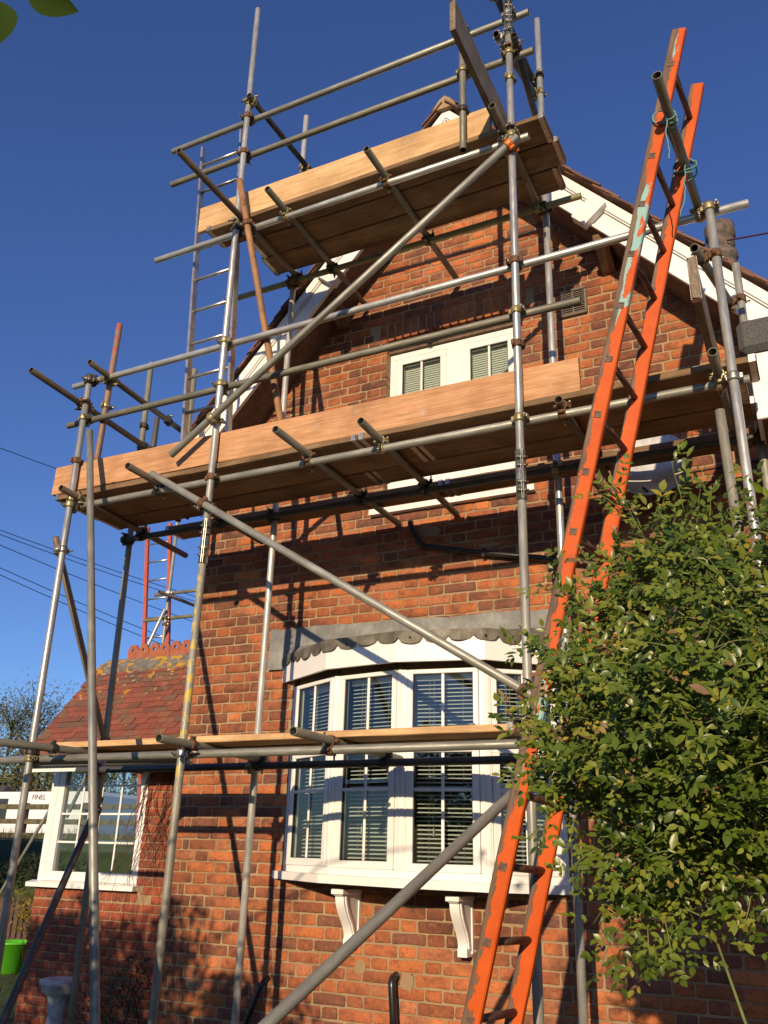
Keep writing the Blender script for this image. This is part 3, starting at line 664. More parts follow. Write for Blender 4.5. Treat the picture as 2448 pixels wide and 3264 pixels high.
# ---- bow window
BAY = [(-3.56, 5.65), (-3.03, 5.36), (-2.48, 5.275), (-1.925, 5.36), (-1.50, 5.65)]
SAG = .012
def bz(x, z_): return z_ - SAG*(x+3.56) + H0
def offs(d):
    # the plan line pushed outwards by d
    out = []
    n = len(BAY)
    for i in range(n):
        a = V(*BAY[max(i-1, 0)], 0); p = V(*BAY[i], 0); b_ = V(*BAY[min(i+1, n-1)], 0)
        def nrm(u, v):
            e = (v-u).normalized(); return V(e.y, -e.x, 0)
        ns = ([nrm(a, p)] if i > 0 else []) + ([nrm(p, b_)] if i < n-1 else [])
        nv = (ns[0]+ns[-1]).normalized(); k_ = d/max(.4, nv.dot(ns[0]))
        out.append(p+nv*k_)
    out[0].y = min(WY, out[0].y); out[0] = V(out[0].x - (0 if d <= 0 else d*.6), WY+.0, 0) if d > 0 else V(BAY[0][0]+d*-1, WY, 0)
    out[-1] = V(BAY[-1][0]+(d*.6 if d > 0 else d), WY, 0)
    return out
def band(mb, d0, d1, z0, z1, c=None):
    # solid strip following the plan between two offsets
    a, b_ = offs(d0), offs(d1)
    for i in range(len(a)-1):
        p = [(b_[i].x, b_[i].y), (b_[i+1].x, b_[i+1].y), (a[i+1].x, a[i+1].y), (a[i].x, a[i].y)]
        mb.hexa([(x, y, bz(x, z0)) for x, y in p]+[(x, y, bz(x, z1)) for x, y in p], c)
bw = MB(); band(bw, -.06, 0, -.10, -.055)
bay_o = bw.build('bow_window', M['white_upvc'], house)
bh = MB(); band(bh, -.10, -.05, 1.195, 1.27); bh.build('head_shade', M['soffit_wood'], bay_o)  # recessed dark strip: shade of the gap under the fascia put into its colour
ZB0, ZB1 = -.058, 1.198
for i in range(4):
    p = V(*BAY[i], 0); q = V(*BAY[i+1], 0); e = (q-p).normalized(); nrm = V(e.y, -e.x, 0); L = (q-p).length
    zs = -SAG*((p.x+q.x)/2+3.56)
    mw = Matrix((e, -nrm, V(0, 0, 1))).transposed().to_4x4(); mw.translation = V(p.x, p.y, zs+H0)
    mw = mw @ Matrix.Rotation(0, 4, 'X')
    g0 = .052; g1 = L-.052
    # local: x along the facet, y inwards, z up from eye level
    def lb(mb, x0, x1, z0, z1, y0, y1, bv=.004): mb.bbox((x0, y0, z0), (x1, y1, z1), bv)
    fm = MB(); lb(fm, 0, g0-.012, ZB0, ZB1, .0, .062); lb(fm, g1+.012, L, ZB0, ZB1, .0, .062); lb(fm, g0, g1, .70, .752, .001, .06)
    lb(fm, .006, g0-.026, ZB0, ZB1, -.006, .0012, .002); lb(fm, g1+.026, L-.006, ZB0, ZB1, -.006, .0012, .002)
    fm.build('mullion', M['white_upvc'], bay_o, mw)
    for (za, zb, bars) in ((ZB0+.002, .697, True), (.755, ZB1-.002, False)):
        sm = MB(); w_ = .047 if bars else .036
        for (x0, x1, z0, z1) in ((g0-.010, g1+.010, za, za+w_), (g0-.010, g1+.010, zb-w_*.8, zb)): lb(sm, x0, x1, z0, z1, -.009, .05)
        for (x0, x1) in ((g0-.010, g0+w_-.010), (g1-w_+.010, g1+.010)): lb(sm, x0, x1, za+w_-.002, zb-w_*.8+.002, -.0083, .05)
        sm.build('sash', M['white_upvc'], bay_o, mw)
        x0, x1, z0, z1 = g0+w_-.013, g1-w_+.013, za+w_-.003, zb-w_*.8+.003
        gm = MB()
        for (a, b_, c, d) in ((x0, x1, z0, z0+.007), (x0, x1, z1-.007, z1), (x0, x0+.007, z0+.007, z1-.007), (x1-.007, x1, z0+.007, z1-.007)): gm.box((a, .004, c), (b_, .03, d))
        gm.build('gasket', M['gasket'], bay_o, mw)
        pm = MB(); pm.box((x0, .012, z0), (x1, .016, z1)); pm.build('pane', M['glass'], bay_o, mw)
        br = MB(); xm = (x0+x1)/2
        lb(br, xm-.010, xm+.010, z0+.004, z1-.004, .002, .0115, .003)
        if bars: zm = z0+(z1-z0)*.655; lb(br, x0+.004, x1-.004, zm-.010, zm+.010, .003, .0113, .003)
        br.build('glazing_bar', M['white_upvc'], bay_o, mw)
    # venetian blind on the room side
    bt = add('venetian_blind', None, None, None, mw @ Matrix.Translation((L/2, .10, ZB0)))
    tag(bt, ['white venetian blind behind the leftmost pane of the bow window', 'white venetian blind in the second light of the bow window from the left', 'white venetian blind in the third light of the bow window, clear of the ladder', 'white venetian blind in the bow window light crossed by the orange ladder'][i], 'blind', 'blinds in the bow window')
    hr = MB(); hr.box((.075, .085, ZB1-.06), (L-.075, .115, ZB1-.025)); hr.build('head_rail', M['slat'], bt, mw)
    sl0 = MB(); n_ = 3; Ls = L-.17
    for k_ in range(n_):
        a0 = -.0115+.023*k_/n_; a1 = -.0115+.023*(k_+1)/n_
        def cz(a): return .0025*(1-(a/.0115)**2)
        sl0.hexa([(0, a0, cz(a0)-.0006), (Ls, a0, cz(a0)-.0006), (Ls, a1, cz(a1)-.0006), (0, a1, cz(a1)-.0006), (0, a0, cz(a0)), (Ls, a0, cz(a0)), (Ls, a1, cz(a1)), (0, a1, cz(a1))])
    slme = sl0.mesh('slat'); slme.materials.append(M['slat']); zz = ZB0+.04; rs = random.Random(i)
    while zz < ZB1-.07:
        add('slat', slme, None, bt, mw @ Matrix.Translation((.085, .10, zz)) @ Matrix.Rotation(R(24+rs.uniform(-2.5, 2.5)), 4, 'X') @ Matrix.Rotation(R(rs.uniform(-.25, .25)), 4, 'Y')); zz += .0262
    cd = MB()
    for xx in (.085+Ls*.22, .085+Ls*.80): cd.tube((xx, .087, ZB0+.03), (xx, .087, ZB1-.05), .0011, None, 4)
    cd.tube((.085+Ls*.30, .082, ZB0+.26), (.085+Ls*.30, .082, ZB1-.05), .0012, None, 4); cd.tube((.085+Ls*.30, .082, ZB0+.21), (.085+Ls*.30, .082, ZB0+.26), .006, .004, 8)
    cd.build('cord', M['cord'], bt, mw)
# sill, soffit, fascia, lead roof
sm = MB(); band(sm, -.06, .085, -.152, -.101); sm.build('sill', M['white_upvc'], bay_o)
un = MB(); band(un, -.30, -.03, -.170, -.1525); un.build('underside_shade', M['soffit_wood'], bay_o)  # dark band: shadow below the sill put into its colour
fa = MB(); band(fa, .085, .11, 1.228, 1.40); fa.build('fascia', M['white_upvc'], bay_o)
sf = MB(); band(sf, -.06, .0845, 1.262, 1.275); sf.build('soffit', M['soffit_wood'], bay_o)
# lead: sloping sheet, apron with scalloped edge, flashing dressed up the wall
ld = MB(); pl = offs(.122)
npt = []
for i in range(4):
    for k_ in range(12 if i < 3 else 13): f = k_/12; npt.append(pl[i].lerp(pl[i+1], f))
x_l, x_r = pl[0].x, pl[-1].x
for i in range(len(npt)-1):
    a, b_ = npt[i], npt[i+1]
    fa_, fb_ = i/(len(npt)-1), (i+1)/(len(npt)-1)
    wa = V(x_l+(x_r-x_l)*fa_, WY-.012, bz(a.x, 1.515)); wb = V(x_l+(x_r-x_l)*fb_, WY-.012, bz(b_.x, 1.515))
    j = lambda f_: .004*math.sin(f_*57)+.003*math.sin(f_*131)
    A = V(a.x, a.y, bz(a.x, 1.428+j(fa_))); B = V(b_.x, b_.y, bz(b_.x, 1.428+j(fb_)))
    n0 = len(ld.v); ld.v += [tuple(A), tuple(B), tuple(wb), tuple(wa)]; ld.face((n0, n0+1, n0+2, n0+3), None, 0, True)
ld.build('lead_roof', M['lead'], bay_o)
ap = MB(); tot = [0]
for i in range(len(npt)-1): tot.append(tot[-1]+(npt[i+1]-npt[i]).length)
def at_len(s_):
    for i in range(len(npt)-1):
        if s_ <= tot[i+1]+1e-6: return npt[i].lerp(npt[i+1], (s_-tot[i])/(tot[i+1]-tot[i]))
    return npt[-1].copy()
ns = 15; per = tot[-1]/ns; sub = 8
for k_ in range(ns*sub):
    s0, s1 = tot[-1]*k_/(ns*sub), tot[-1]*(k_+1)/(ns*sub)
    def low(s_): 
        f = (s_/per) % 1.0; return 1.388-.045*math.sqrt(max(0, 1-(2*f-1)**2))*(.85+.3*mnoise.noise(V(s_*3, 1, 2)))
    a, b_ = at_len(s0), at_len(s1); jj = lambda s_: .006*math.sin(s_*19)+.004*math.sin(s_*47)
    # the apron belly is dressed slightly off the fascia
    n0 = len(ap.v)
    def offp(p, o_):
        cdir = V(p.x+2.53, p.y-6.6, 0).normalized(); return p+cdir*o_
    for p, s_ in ((a, s0), (b_, s1)):
        t0 = offp(p, .002+jj(s_)*.3); m0 = offp(p, .006+jj(s_)); l0 = offp(p, .002+jj(s_)*1.3)
        ap.v += [(t0.x, t0.y, bz(p.x, 1.433)), (m0.x, m0.y, bz(p.x, 1.40)), (l0.x, l0.y, bz(p.x, low(s_)))]
    for r_ in (0, 1): ap.face((n0+r_, n0+r_+1, n0+r_+4, n0+r_+3), None, 0, True)
ap.build('lead_apron', M['lead_edge'], bay_o)
nl = MB()
for k_ in (1.5, 5.5, 8.5, 11.5): 
    p = at_len(per*k_); nl.lathe([(.009, 0), (.007, .005), (0, .007)], 10); 
    for i in range(len(nl.v)-30, len(nl.v)):
        x, y, z_ = nl.v[i]; nl.v[i] = (p.x+x, p.y-.010-z_, bz(p.x, 1.385)+y)
nl.build('nail', M['coupler_dark'], bay_o)
fl = MB(); xs_ = [-3.80+i*.058 for i in range(40)]
for i in range(len(xs_)-1):
    a, b_ = xs_[i], xs_[i+1]; top = lambda x: 1.660-.022*(x+3.8)+.006*math.sin(x*9)+.004*math.sin(x*31)
    ya = lambda x: WY-.016-.004*math.sin(x*6)
    st = 0 if (a+b_)/2 < -2.72 else -.0025
    n0 = len(fl.v); fl.v += [(a, ya(a)+st-.012, bz(a, 1.475 if a > -3.62 else 1.33)), (b_, ya(b_)+st-.012, bz(b_, 1.475 if b_ > -3.62 else 1.33)), (b_, ya(b_)+st+.002, top(b_)+H0), (a, ya(a)+st+.002, top(a)+H0)]
    fl.face((n0, n0+1, n0+2, n0+3), None, 0, True)
    n0 = len(fl.v); fl.v += [(a, ya(a)+st+.002, top(a)+H0), (b_, ya(b_)+st+.002, top(b_)+H0), (b_, WY+.01, top(b_)+H0+.004), (a, WY+.01, top(a)+H0+.004)]; fl.face((n0, n0+1, n0+2, n0+3))
fl.build('lead_flashing', M['lead'], bay_o)
# brackets
for xb in (-2.965, -2.165):
    k_ = MB(); yb = WY-.001; zt = bz(xb, -.188); 
    pr = [(.0, 0), (.30, 0), (.30, -.035)]+[(.115+.16*(.5+.5*math.cos(math.pi*k2/16))**.9, -.045-.245*k2/16) for k2 in range(17)]+[(.125, -.305), (.125, -.345), (0, -.345)]
    k_.prism([V(xb-.031, yb-a*.86, zt+c) for a, c in pr], (.062, 0, 0))
    # side panel recess seen as raised rim
    k_.prism([V(xb+.031, yb-a*.86, zt+c) for a, c in ((.0, -.02), (.035, -.02), (.035, -.33), (0, -.33))], (.008, 0, 0))
    k_.prism([V(xb+.031, yb-a*.86, zt+c) for a, c in ((.255, -.04), (.24, -.085), (.215, -.13), (.18, -.17), (.14, -.21), (.108, -.26), (.10, -.30), (.085, -.30), (.09, -.26), (.122, -.20), (.16, -.16), (.195, -.12), (.22, -.08), (.235, -.04))][::-1], (.008, 0, 0))
    k_.bbox((xb-.045, yb-.275, zt-.030), (xb+.045, yb-.0, zt+.002), .004)
    k_.build('bracket', M['white_paint'], bay_o)
# room behind the windows
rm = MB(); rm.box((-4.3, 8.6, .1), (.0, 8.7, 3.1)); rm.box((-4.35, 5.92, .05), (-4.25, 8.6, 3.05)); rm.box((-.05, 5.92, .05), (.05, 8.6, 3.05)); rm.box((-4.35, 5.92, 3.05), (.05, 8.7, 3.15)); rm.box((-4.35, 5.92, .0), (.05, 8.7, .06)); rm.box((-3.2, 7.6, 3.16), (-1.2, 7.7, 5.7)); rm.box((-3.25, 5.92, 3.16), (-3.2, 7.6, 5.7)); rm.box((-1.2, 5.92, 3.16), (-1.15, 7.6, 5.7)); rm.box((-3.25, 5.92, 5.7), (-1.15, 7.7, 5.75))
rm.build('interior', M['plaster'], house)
# blinds upstairs
for (a, b_, side) in ((-2.73, -2.39, 'left'), (-2.13, -1.81, 'right')):
    bt = thing('venetian_blind', 'pale venetian blind behind the %s casement of the small upper window' % side, 'blind', P((a+b_)/2, YU+.1, 2.7), 'blinds in the upper window')
    hr = MB(); hr.box(P(a, YU+.045, 3.87), P(b_, YU+.07, 3.90)); hr.build('head_rail', M['slat'], bt)
    sl0 = MB(); sl0.box((0, -.0125, -.0006), (b_-a+.06, .0125, .0006)); slme = sl0.mesh('slat'); slme.materials.append(M['slat'])
    zz = 3.10
    while zz < 3.86: add('slat', slme, None, bt, Matrix.Translation(P(a-.03, YU+.055, zz)) @ Matrix.Rotation(R(68), 4, 'X')); zz += .021
# ================================================================== side porch
PY = 6.9
porch = thing('side_porch', 'low brick porch with red tiled roof and crested ridge left of the gable', 'porch', (-5.9, 7.4, 0))
pw = MB(); PXL, PXR = -7.22, XL
pw_open = [(-7.11, -5.95, -.295, .93)]
z = -1.6; pbr = []; row = 0; PCH = .0765
while z < .93:
    z1 = z+PCH
    for (a, b_) in spans(PXL if z < -.34 else -5.95, PXR, z, z1, pw_open):
        pw.box((a, PY+.006, z+H0-.0001), (b_, PY+.2, z1+H0))
        if abs(z-(-.295-.155)) < .001: pass
        x = PXL if row % 2 == 0 else PXL-.115; i = 0
        while x < PXR:
            L = .215; p2, q2 = max(x, a), min(x+L, b_); x += L+.011
            if q2-p2 > .03 and (z1 < -.445 or p2 > -5.96 or z > -.345): pbr.append((p2, q2, z+.005, z1-.005, .06))
    z = z1; row += 1
# brick-on-edge course under the window sill
x = PXL
while x < -5.97: pbr.append((x+.004, x+.071, -.44, -.345, .06)); x += .0765
pw_o = pw.build('wall', M['mortar'], porch)
for i, bk in enumerate(pbr):
    rr = random.Random(i*5+1); c = rr.choice([(.34, .075, .034), (.30, .066, .034), (.38, .088, .036), (.27, .06, .034)])
    m_ = MB(); brick_geo(m_, bk[0], bk[1], bk[2], bk[3], PY-.003+rr.uniform(-.0015, .0015), bk[4], c, rr, .0012); m_.build('brick', M['brick'], pw_o)
pbx = MB(); cw = (.32, .075, .036)
pbx.box((PXL, PY+.2, -.05), (PXL+.12, 9.1, 1.2), cw); pbx.box((PXL, 9.0, -.05), (PXR, 9.1, 1.2), cw); pbx.box((-5.9, 9.0, 1.2), (PXR, 9.1, 2.35), cw); pbx.build('side_wall', M['brick'], porch)
pf = MB(); frame_rect(pf, -7.115, -5.94, -.285, .95, .085, PY-.005, PY+.075); pf.bbox((-7.20, PY-.012, -.288+H0), (-7.112, PY+.09, .95+H0), .004)
pf_o = pf.build('window', M['white_upvc'], porch)
pc = MB(); pc.bbox((-7.20, 8.9, -.288+H0), (-7.10, 9.0, .9+H0), .004); pc.build('corner_post', M['white_upvc'], porch)
ps = MB(); ps.prism([V(-7.28, PY-.075, -.345+H0), V(-7.28, PY-.075, -.305+H0), V(-7.28, PY+.01, -.286+H0), V(-7.28, PY+.01, -.345+H0)][::-1], (1.36, 0, 0)); ps.build('sill', M['white_upvc'], pf_o)
pm = MB(); pm.box((-7.04, PY+.03, -.20+H0), (-6.03, PY+.034, .87+H0)); pm.build('pane', M['glass'], pf_o)
br = MB()
for k_ in range(1, 4): xx = -7.035+1.0*k_/4; br.bbox((xx-.010, PY+.018, -.195+H0), (xx+.010, PY+.0295, .86+H0), .003)
for k_ in range(1, 4): zz_ = -.195+1.06*k_/4; br.bbox((-7.04, PY+.017, zz_-.010+H0), (-6.03, PY+.0293, zz_+.010+H0), .003)
br.build('glazing_bar', M['white_upvc'], pf_o)
# porch roof: slope towards the garden
EY, EZ, RY, RZ = 6.50, .845, 7.36, 1.945
dv = V(0, RY-EY, RZ-EZ); LR = dv.length; up = dv.normalized(); nn = V(0, -up.z, up.y)
VX = -7.10
pr_ = MB(); pr_.prism([V(VX+.02, EY, EZ+H0-.02), V(VX+.02, RY, RZ+H0-.02), V(VX+.02, 2*RY-EY, EZ+H0-.02)], (PXR-VX-.02, 0, 0)); pr_o = pr_.build('roof', M['soffit_wood'], porch)
fs = MB(); fs.box((VX-.02, EY+.01, EZ-.14+H0), (PXR, EY+.03, EZ-.01+H0)); fs.build('fascia', M['white_upvc'], porch)
gt = MB(); gt.path([V(VX-.04, EY-.035, EZ-.05+H0), V(PXR, EY-.035, EZ-.05+H0)], .045, 10); gt.build('gutter', M['black_pipe'], porch)
tm = MB(); tm.hexa([(0, 0, -.009), (.162, 0, -.009), (.162, .26, -.001), (0, .26, -.001), (0, 0, .003), (.162, 0, .003), (.162, .26, .010), (0, .26, .010)])
ptile = tm.mesh('tile'); ptile.materials.append(M['tile_red']); rt_ = random.Random(33); cnt = 0
nr = int((LR-.12)/.079)
for r_ in range(nr):
    x = VX-.045+(0 if r_ % 2 else -.0)+(.0 if r_ % 2 else .082)-.0825
    while x < PXR-.9:
        if x+.165 > VX-.05 and not (r_ < 2 and x > -5.6):
            pos = V(x, EY, EZ+H0)+up*(r_*.079-.02)+nn*(.034+rt_.uniform(0, .004))
            mw = Matrix((V(1, 0, 0), up, nn)).transposed().to_4x4(); mw.translation = pos
            mw = mw @ Matrix.Rotation(R(rt_.gauss(0, .55)), 4, 'Z') @ Matrix.Rotation(R(-9.0+rt_.gauss(0, .9)), 4, 'X') @ Matrix.Rotation(R(rt_.gauss(0, 1.1)), 4, 'Y')
            if (r_, int((x+8)/.165)) in ((9, 14), (9, 13)): mw = mw @ Matrix.Rotation(R(-6), 4, 'Z') @ Matrix.Rotation(R(3), 4, 'Y')
            add('tile', ptile, None, pr_o, mw); cnt += 1
        x += .165
# bedding and crested ridge
bd = MB()
for i in range(14):
    x0 = VX-.03+i*.125; x1 = x0+.125
    bd.hexa([V(x0, RY-.14, RZ-.125+H0), V(x1, RY-.14, RZ-.125+H0), V(x1, RY, RZ+.035+H0), V(x0, RY, RZ+.035+H0), V(x0, RY-.14-.012, RZ-.09+H0+.006*math.sin(i*3)), V(x1, RY-.14-.012, RZ-.09+H0+.006*math.sin(i*3+3)), V(x1, RY, RZ+.055+H0), V(x0, RY, RZ+.055+H0)])
bd.build('ridge_bedding', M['ridge_bedding'], pr_o)
cm = MB(); W_, Hc, hr_, th = .29, .160, .019, .022
# each crest tile: two humps with chamfered tops, a round hole through each
def hump(x0, x1):
    mid = (x0+x1)/2; hc = (mid, .095); n = 12
    out = [(x0, 0), (mid, 0), (x1, 0), (x1, .10), (x1-.035, Hc), (mid+.0, Hc), (x0+.035, Hc), (x0, .10)]
    ring = [(hc[0]+hr_*math.cos(6.2832*i/n), hc[1]+hr_*math.sin(6.2832*i/n)) for i in range(n)]
    for s_, y in ((0, -th/2), (1, th/2)):
        i0 = len(cm.v); cm.v += [(a, y, b_) for a, b_ in out]+[(a, y, b_) for a, b_ in ring]
        ang = lambda p: math.atan2(p[1]-hc[1], p[0]-hc[0]) % 6.2832
        # bridge outline and hole by angle
        oi = sorted(range(8), key=lambda k_: ang(out[k_])); 
        for k_ in range(8):
            a, b_ = oi[k_], oi[(k_+1) % 8]; aa, ab = ang(out[a]), ang(out[b_]); 
            if ab < aa: ab += 6.2832
            rs_ = []
            for t_ in range(-n, 2*n):
                an = 6.2832*t_/n
                if aa-1e-6 <= an <= ab+1e-6: rs_.append(t_)
            lo = math.floor(aa/6.2832*n); hi = math.floor(ab/6.2832*n)
            poly = [a+i0, b_+i0]+[i0+8+(t_ % n) for t_ in range(hi, lo-1, -1)]
            cm.face(poly if s_ == 0 else poly[::-1])
    for k_ in range(8):
        a, b_ = out[k_], out[(k_+1) % 8]; cm.quad((a[0], -th/2, a[1]), (a[0], th/2, a[1]), (b_[0], th/2, b_[1]), (b_[0], -th/2, b_[1]))
    for k_ in range(n):
        a, b_ = ring[k_], ring[(k_+1) % n]; cm.quad((a[0], -th/2, a[1]), (b_[0], -th/2, b_[1]), (b_[0], th/2, b_[1]), (a[0], th/2, a[1]))
hump(0, W_/2-.0005); hump(W_/2+.0005, W_)
cme = cm.mesh('crest_tile'); cme.materials.append(M['ridge_terracotta'])
for i in range(7): add('crest_tile', cme, None, pr_o, Matrix.Translation(P(VX+.25+i*.296, RY, RZ+.040)) @ Matrix.Rotation(R(rt_.uniform(-.6, .6)), 4, 'Y'))
# bare creeper stems on the porch wall
vine = thing('creeper', 'leafless brown creeper stems clinging to the brick porch pier', 'climbing plant', P(-5.9, PY, -1.55)); vm = MB(); rv = random.Random(14)
for i in range(34):
    p = P(rv.uniform(-5.99, -5.45), PY-.02, rv.uniform(.35, .80)); pts = [p]; d = V(rv.uniform(-.5, .2), -.06, -1)
    for k_ in range(rv.randint(6, 16)):
        d = V(d.x*.8+rv.uniform(-.35, .3), rv.uniform(-.25, .2), -1+rv.uniform(-.2, .6)).normalized(); p = p+d*.085
        p.y = min(PY-.012, max(PY-.13, p.y)); pts.append(p.copy())
    vm.path(pts, rv.uniform(.003, .0055), 5, None, 0, .0015)
vm.build('stem', M['twig_brown'], vine)

# ================================================================== flat-roofed bay of the neighbouring part
can = thing('flat_roof_extension', 'white fascia and speckled felt edge of a flat roof at the right edge', 'roof', P(1.2, 5.1, 2.3))
fm = MB(); fm.bbox(P(-.075, 4.70, 2.30), P(2.6, 4.725, 2.712), .004); fm.bbox(P(-.075, 4.725, 2.301), P(-.05, WY-.002, 2.711), .004); fm.build('fascia', M['white_paint'], can)
fm = MB(); fm.bbox(P(-.115, 4.655, 2.713), P(2.7, WY-.012, 2.925), .03); fm.build('felt_edge', M['felt'], can)
fm = MB(); fm.box(P(-.05, 4.726, 2.305), P(2.6, WY-.003, 2.335)); fm.build('soffit', M['soffit_wood'], can)
fm = MB(); fm.box(P(.30, 4.80, -1.55), P(2.5, WY-.003, 2.30), (.36, .095, .045)); fm.build('wall', M['brick'], can)
# chimney with its pot
chm = thing('chimney', 'clay chimney pot standing above the tiled roof beside the scaffold pole', 'chimney', P(-.2, 8.1, 3.5))
fm = MB(); fm.bbox(P(-.40, 7.85, 3.2), P(-.04, 8.25, 5.52), .01, (.30, .085, .045)); fm.build('stack', M['brick'], chm)
fm = MB(); fm.lathe([(.14, -.1), (.14, .10), (.125, .12), (.122, .26), (.145, .28), (.145, .335), (.118, .35), (.116, .42), (.132, .44), (.132, .49), (.12, .50), (.12, .52), (.148, .55), (.150, .69), (.138, .70), (.10, .69), (.10, .2)], 24, P(-.22, 8.05, 5.52)); fm.build('pot', M['clay_pot'], chm)
wp = thing('stay_wire', 'thin dark red wire running right from the chimney pot', 'wire', P(-.1, 8, 5.8)); fm = MB(); fm.tube(P(-.16, 7.92, 5.93), P(3.5, 7.6, 5.35), .010, None, 6); fm.build('wire', M['wire_purple'], wp)

# ================================================================== scaffold
sca = thing('scaffold', 'galvanised tube scaffold with three working levels standing against the brick gable', 'scaffold', (-2.4, 4.7, 0))
TR, TI = .02415, .0202
def tube_mesh(L):
    mb = MB(); n = 22; i0 = 0
    for (z_, r_) in ((-L/2+.0015, TI), (-L/2, TI+.0012), (-L/2, TR-.0012), (-L/2+.0015, TR), (L/2-.0015, TR), (L/2, TR-.0012), (L/2, TI+.0012), (L/2-.0015, TI)):
        for i in range(n): a = 6.28318*i/n; mb.v.append((r_*math.cos(a), r_*math.sin(a), z_))
    for j in range(7):
        for i in range(n): mb.face((j*n+i, j*n+(i+1) % n, (j+1)*n+(i+1) % n, (j+1)*n+i), None, 0, True)
    for i in range(n): mb.face((7*n+i, 7*n+(i+1) % n, (i+1) % n, i), None, 1, True)       # the bore
    return mb.mesh('tube')
def tube_obj(name, p, q, mat, parent=sca):
    d = q-p; L = d.length; z_ = d.normalized(); x_ = z_.orthogonal().normalized(); y_ = z_.cross(x_)
    mw = Matrix((x_, y_, z_)).transposed().to_4x4(); mw.translation = (p+q)/2
    me = tube_mesh(L); me.materials.append(M[mat]); me.materials.append(M['tube_bore'])
    o = add(name, me, None, parent, mw); return (p, q, o)
T = {}
def tb(k, name, a, b_, mat): T[k] = tube_obj(name, P(*a), P(*b_), mat)
G = -1.54
tb('A', 'standard', (-4.635, 4.25, G), (-4.732, 4.25, 3.42), 'tube_bright')
tb('B0', 'standard', (-3.438, 4.25, G), (-3.433, 4.25, 1.885), 'tube_yellow')
tb('B1', 'standard', (-3.437, 4.25, 1.888), (-3.483, 4.25, 6.77), 'tube_bright')
tb('C0', 'standard', (-1.306, 4.25, G), (-1.293, 4.25, 1.985), 'tube_grey')
tb('C1', 'standard', (-1.293, 4.25, 1.988), (-1.268, 4.25, 5.53), 'tube_bright')
tb('C2', 'standard', (-1.268, 4.25, 5.533), (-1.262, 4.25, 6.5), 'tube_grey')
tb('D', 'standard', (-.147, 4.25, G), (-.152, 4.25, 3.455), 'tube_bright')
tb('Ai', 'standard', (-4.762, 5.06, G), (-4.905, 5.06, 4.05), 'tube_dull')
tb('Bi', 'standard', (-3.462, 5.06, G), (-3.452, 5.06, 6.31), 'tube_pink')
tb('Ci', 'standard', (-1.317, 5.06, G), (-1.267, 5.06, 6.40), 'tube_bright')
tb('Di', 'standard', (-.095, 5.06, G), (-.072, 5.06, 3.59), 'tube_grey')
tb('R1', 'standard', (-4.625, 4.352, 2.47), (-4.615, 4.352, 3.94), 'tube_red')
tb('X1', 'standard', (-4.38, 5.06, 2.46), (-4.40, 5.06, 3.86), 'tube_dull')
tb('X2', 'standard', (-4.79, 5.115, 2.46), (-4.80, 5.115, 3.50), 'tube_dark')
tb('D2', 'standard', (-.17, 4.20, G), (-.233, 4.20, 2.14), 'tube_dull')
tb('Sh', 'puncheon', (-1.615, 4.252, 4.445), (-1.613, 4.252, 5.60), 'tube_dull')
YO, YI = 4.303, 5.005
tb('L7', 'ledger', (-6.0, YO, .547), (-1.02, YO, .549), 'tube_grey'); tb('L7i', 'ledger', (-5.0, YI, .547), (-.85, YI, .552), 'tube_dark')
tb('L6', 'ledger', (-4.65, YO, 2.348), (-.075, YO, 2.34), 'tube_grey'); tb('L6i', 'ledger', (-4.86, YI, 2.348), (.12, YI, 2.335), 'tube_dark')
tb('L3', 'ledger', (-4.28, YO, 4.422), (-1.174, YO, 4.431), 'tube_bright'); tb('L3i', 'ledger', (-4.125, YI, 4.435), (-1.005, YI, 4.445), 'tube_olive')
tb('L4', 'guard_rail', (-4.949, YO, 3.416), (.051, YO, 3.431), 'tube_bright'); tb('L5', 'guard_rail', (-4.937, YO, 3.066), (-.91, YO, 3.066), 'tube_dull')
tb('L1', 'guard_rail', (-4.274, YO, 5.553), (-1.133, YO, 5.547), 'tube_grey'); tb('L2', 'guard_rail', (-4.233, YO, 5.18), (-1.114, YO, 5.17), 'tube_dull')
z2 = 2.3955
for k_, a, b_, mt in (('t2a', (-4.63, 4.07), (-4.74, 5.63), 'tube_brown'), ('t2b', (-3.92, 3.96), (-3.915, 5.58), 'tube_brown'), ('t2c', (-2.712, 3.90), (-2.70, 5.625), 'tube_dull'), ('t2d', (-2.187, 4.01), (-2.215, 5.61), 'tube_dull'), ('t2e', (-1.055, 4.22), (-1.04, 5.5), 'tube_brown'), ('t2f', (-.222, 4.05), (-.217, 5.45), 'tube_dull')):
    tb(k_, 'transom', (*a, z2), (*b_, z2), mt)
z3 = 4.479
for k_, a, b_, mt in (('T7', (-3.405, 3.48), (-3.385, 5.08), 'tube_brown'), ('T6', (-3.049, 4.04), (-3.047, 5.60), 'tube_dull'), ('T5', (-2.222, 4.0), (-2.188, 5.59), 'tube_dull'), ('T8', (-1.325, 4.01), (-1.318, 5.50), 'tube_brown')):
    tb(k_, 'transom', (*a, z3), (*b_, z3), mt)
z1_ = .5965
for k_, a, b_, mt in (('t1a', (-4.57, 3.6), (-4.27, 4.72), 'tube_dull'), ('t1b', (-3.36, 3.94), (-3.395, 5.10), 'tube_dull'), ('t1c', (-2.443, 3.89), (-2.469, 5.25), 'tube_dull'), ('t1d', (-1.25, 3.91), (-1.24, 5.1), 'tube_dull')):
    tb(k_, 'transom', (*a, z1_), (*b_, z1_), mt)
tb('E1', 'guard_rail', (-4.745, 3.72, 3.20), (-4.83, 5.08, 3.20), 'tube_brown'); tb('E2', 'guard_rail', (-4.565, 4.07, 3.42), (-4.65, 5.32, 3.42), 'tube_dull')
tb('E3', 'guard_rail', (-3.425, 4.18, 5.69), (-3.395, 5.18, 5.69), 'tube_dark')
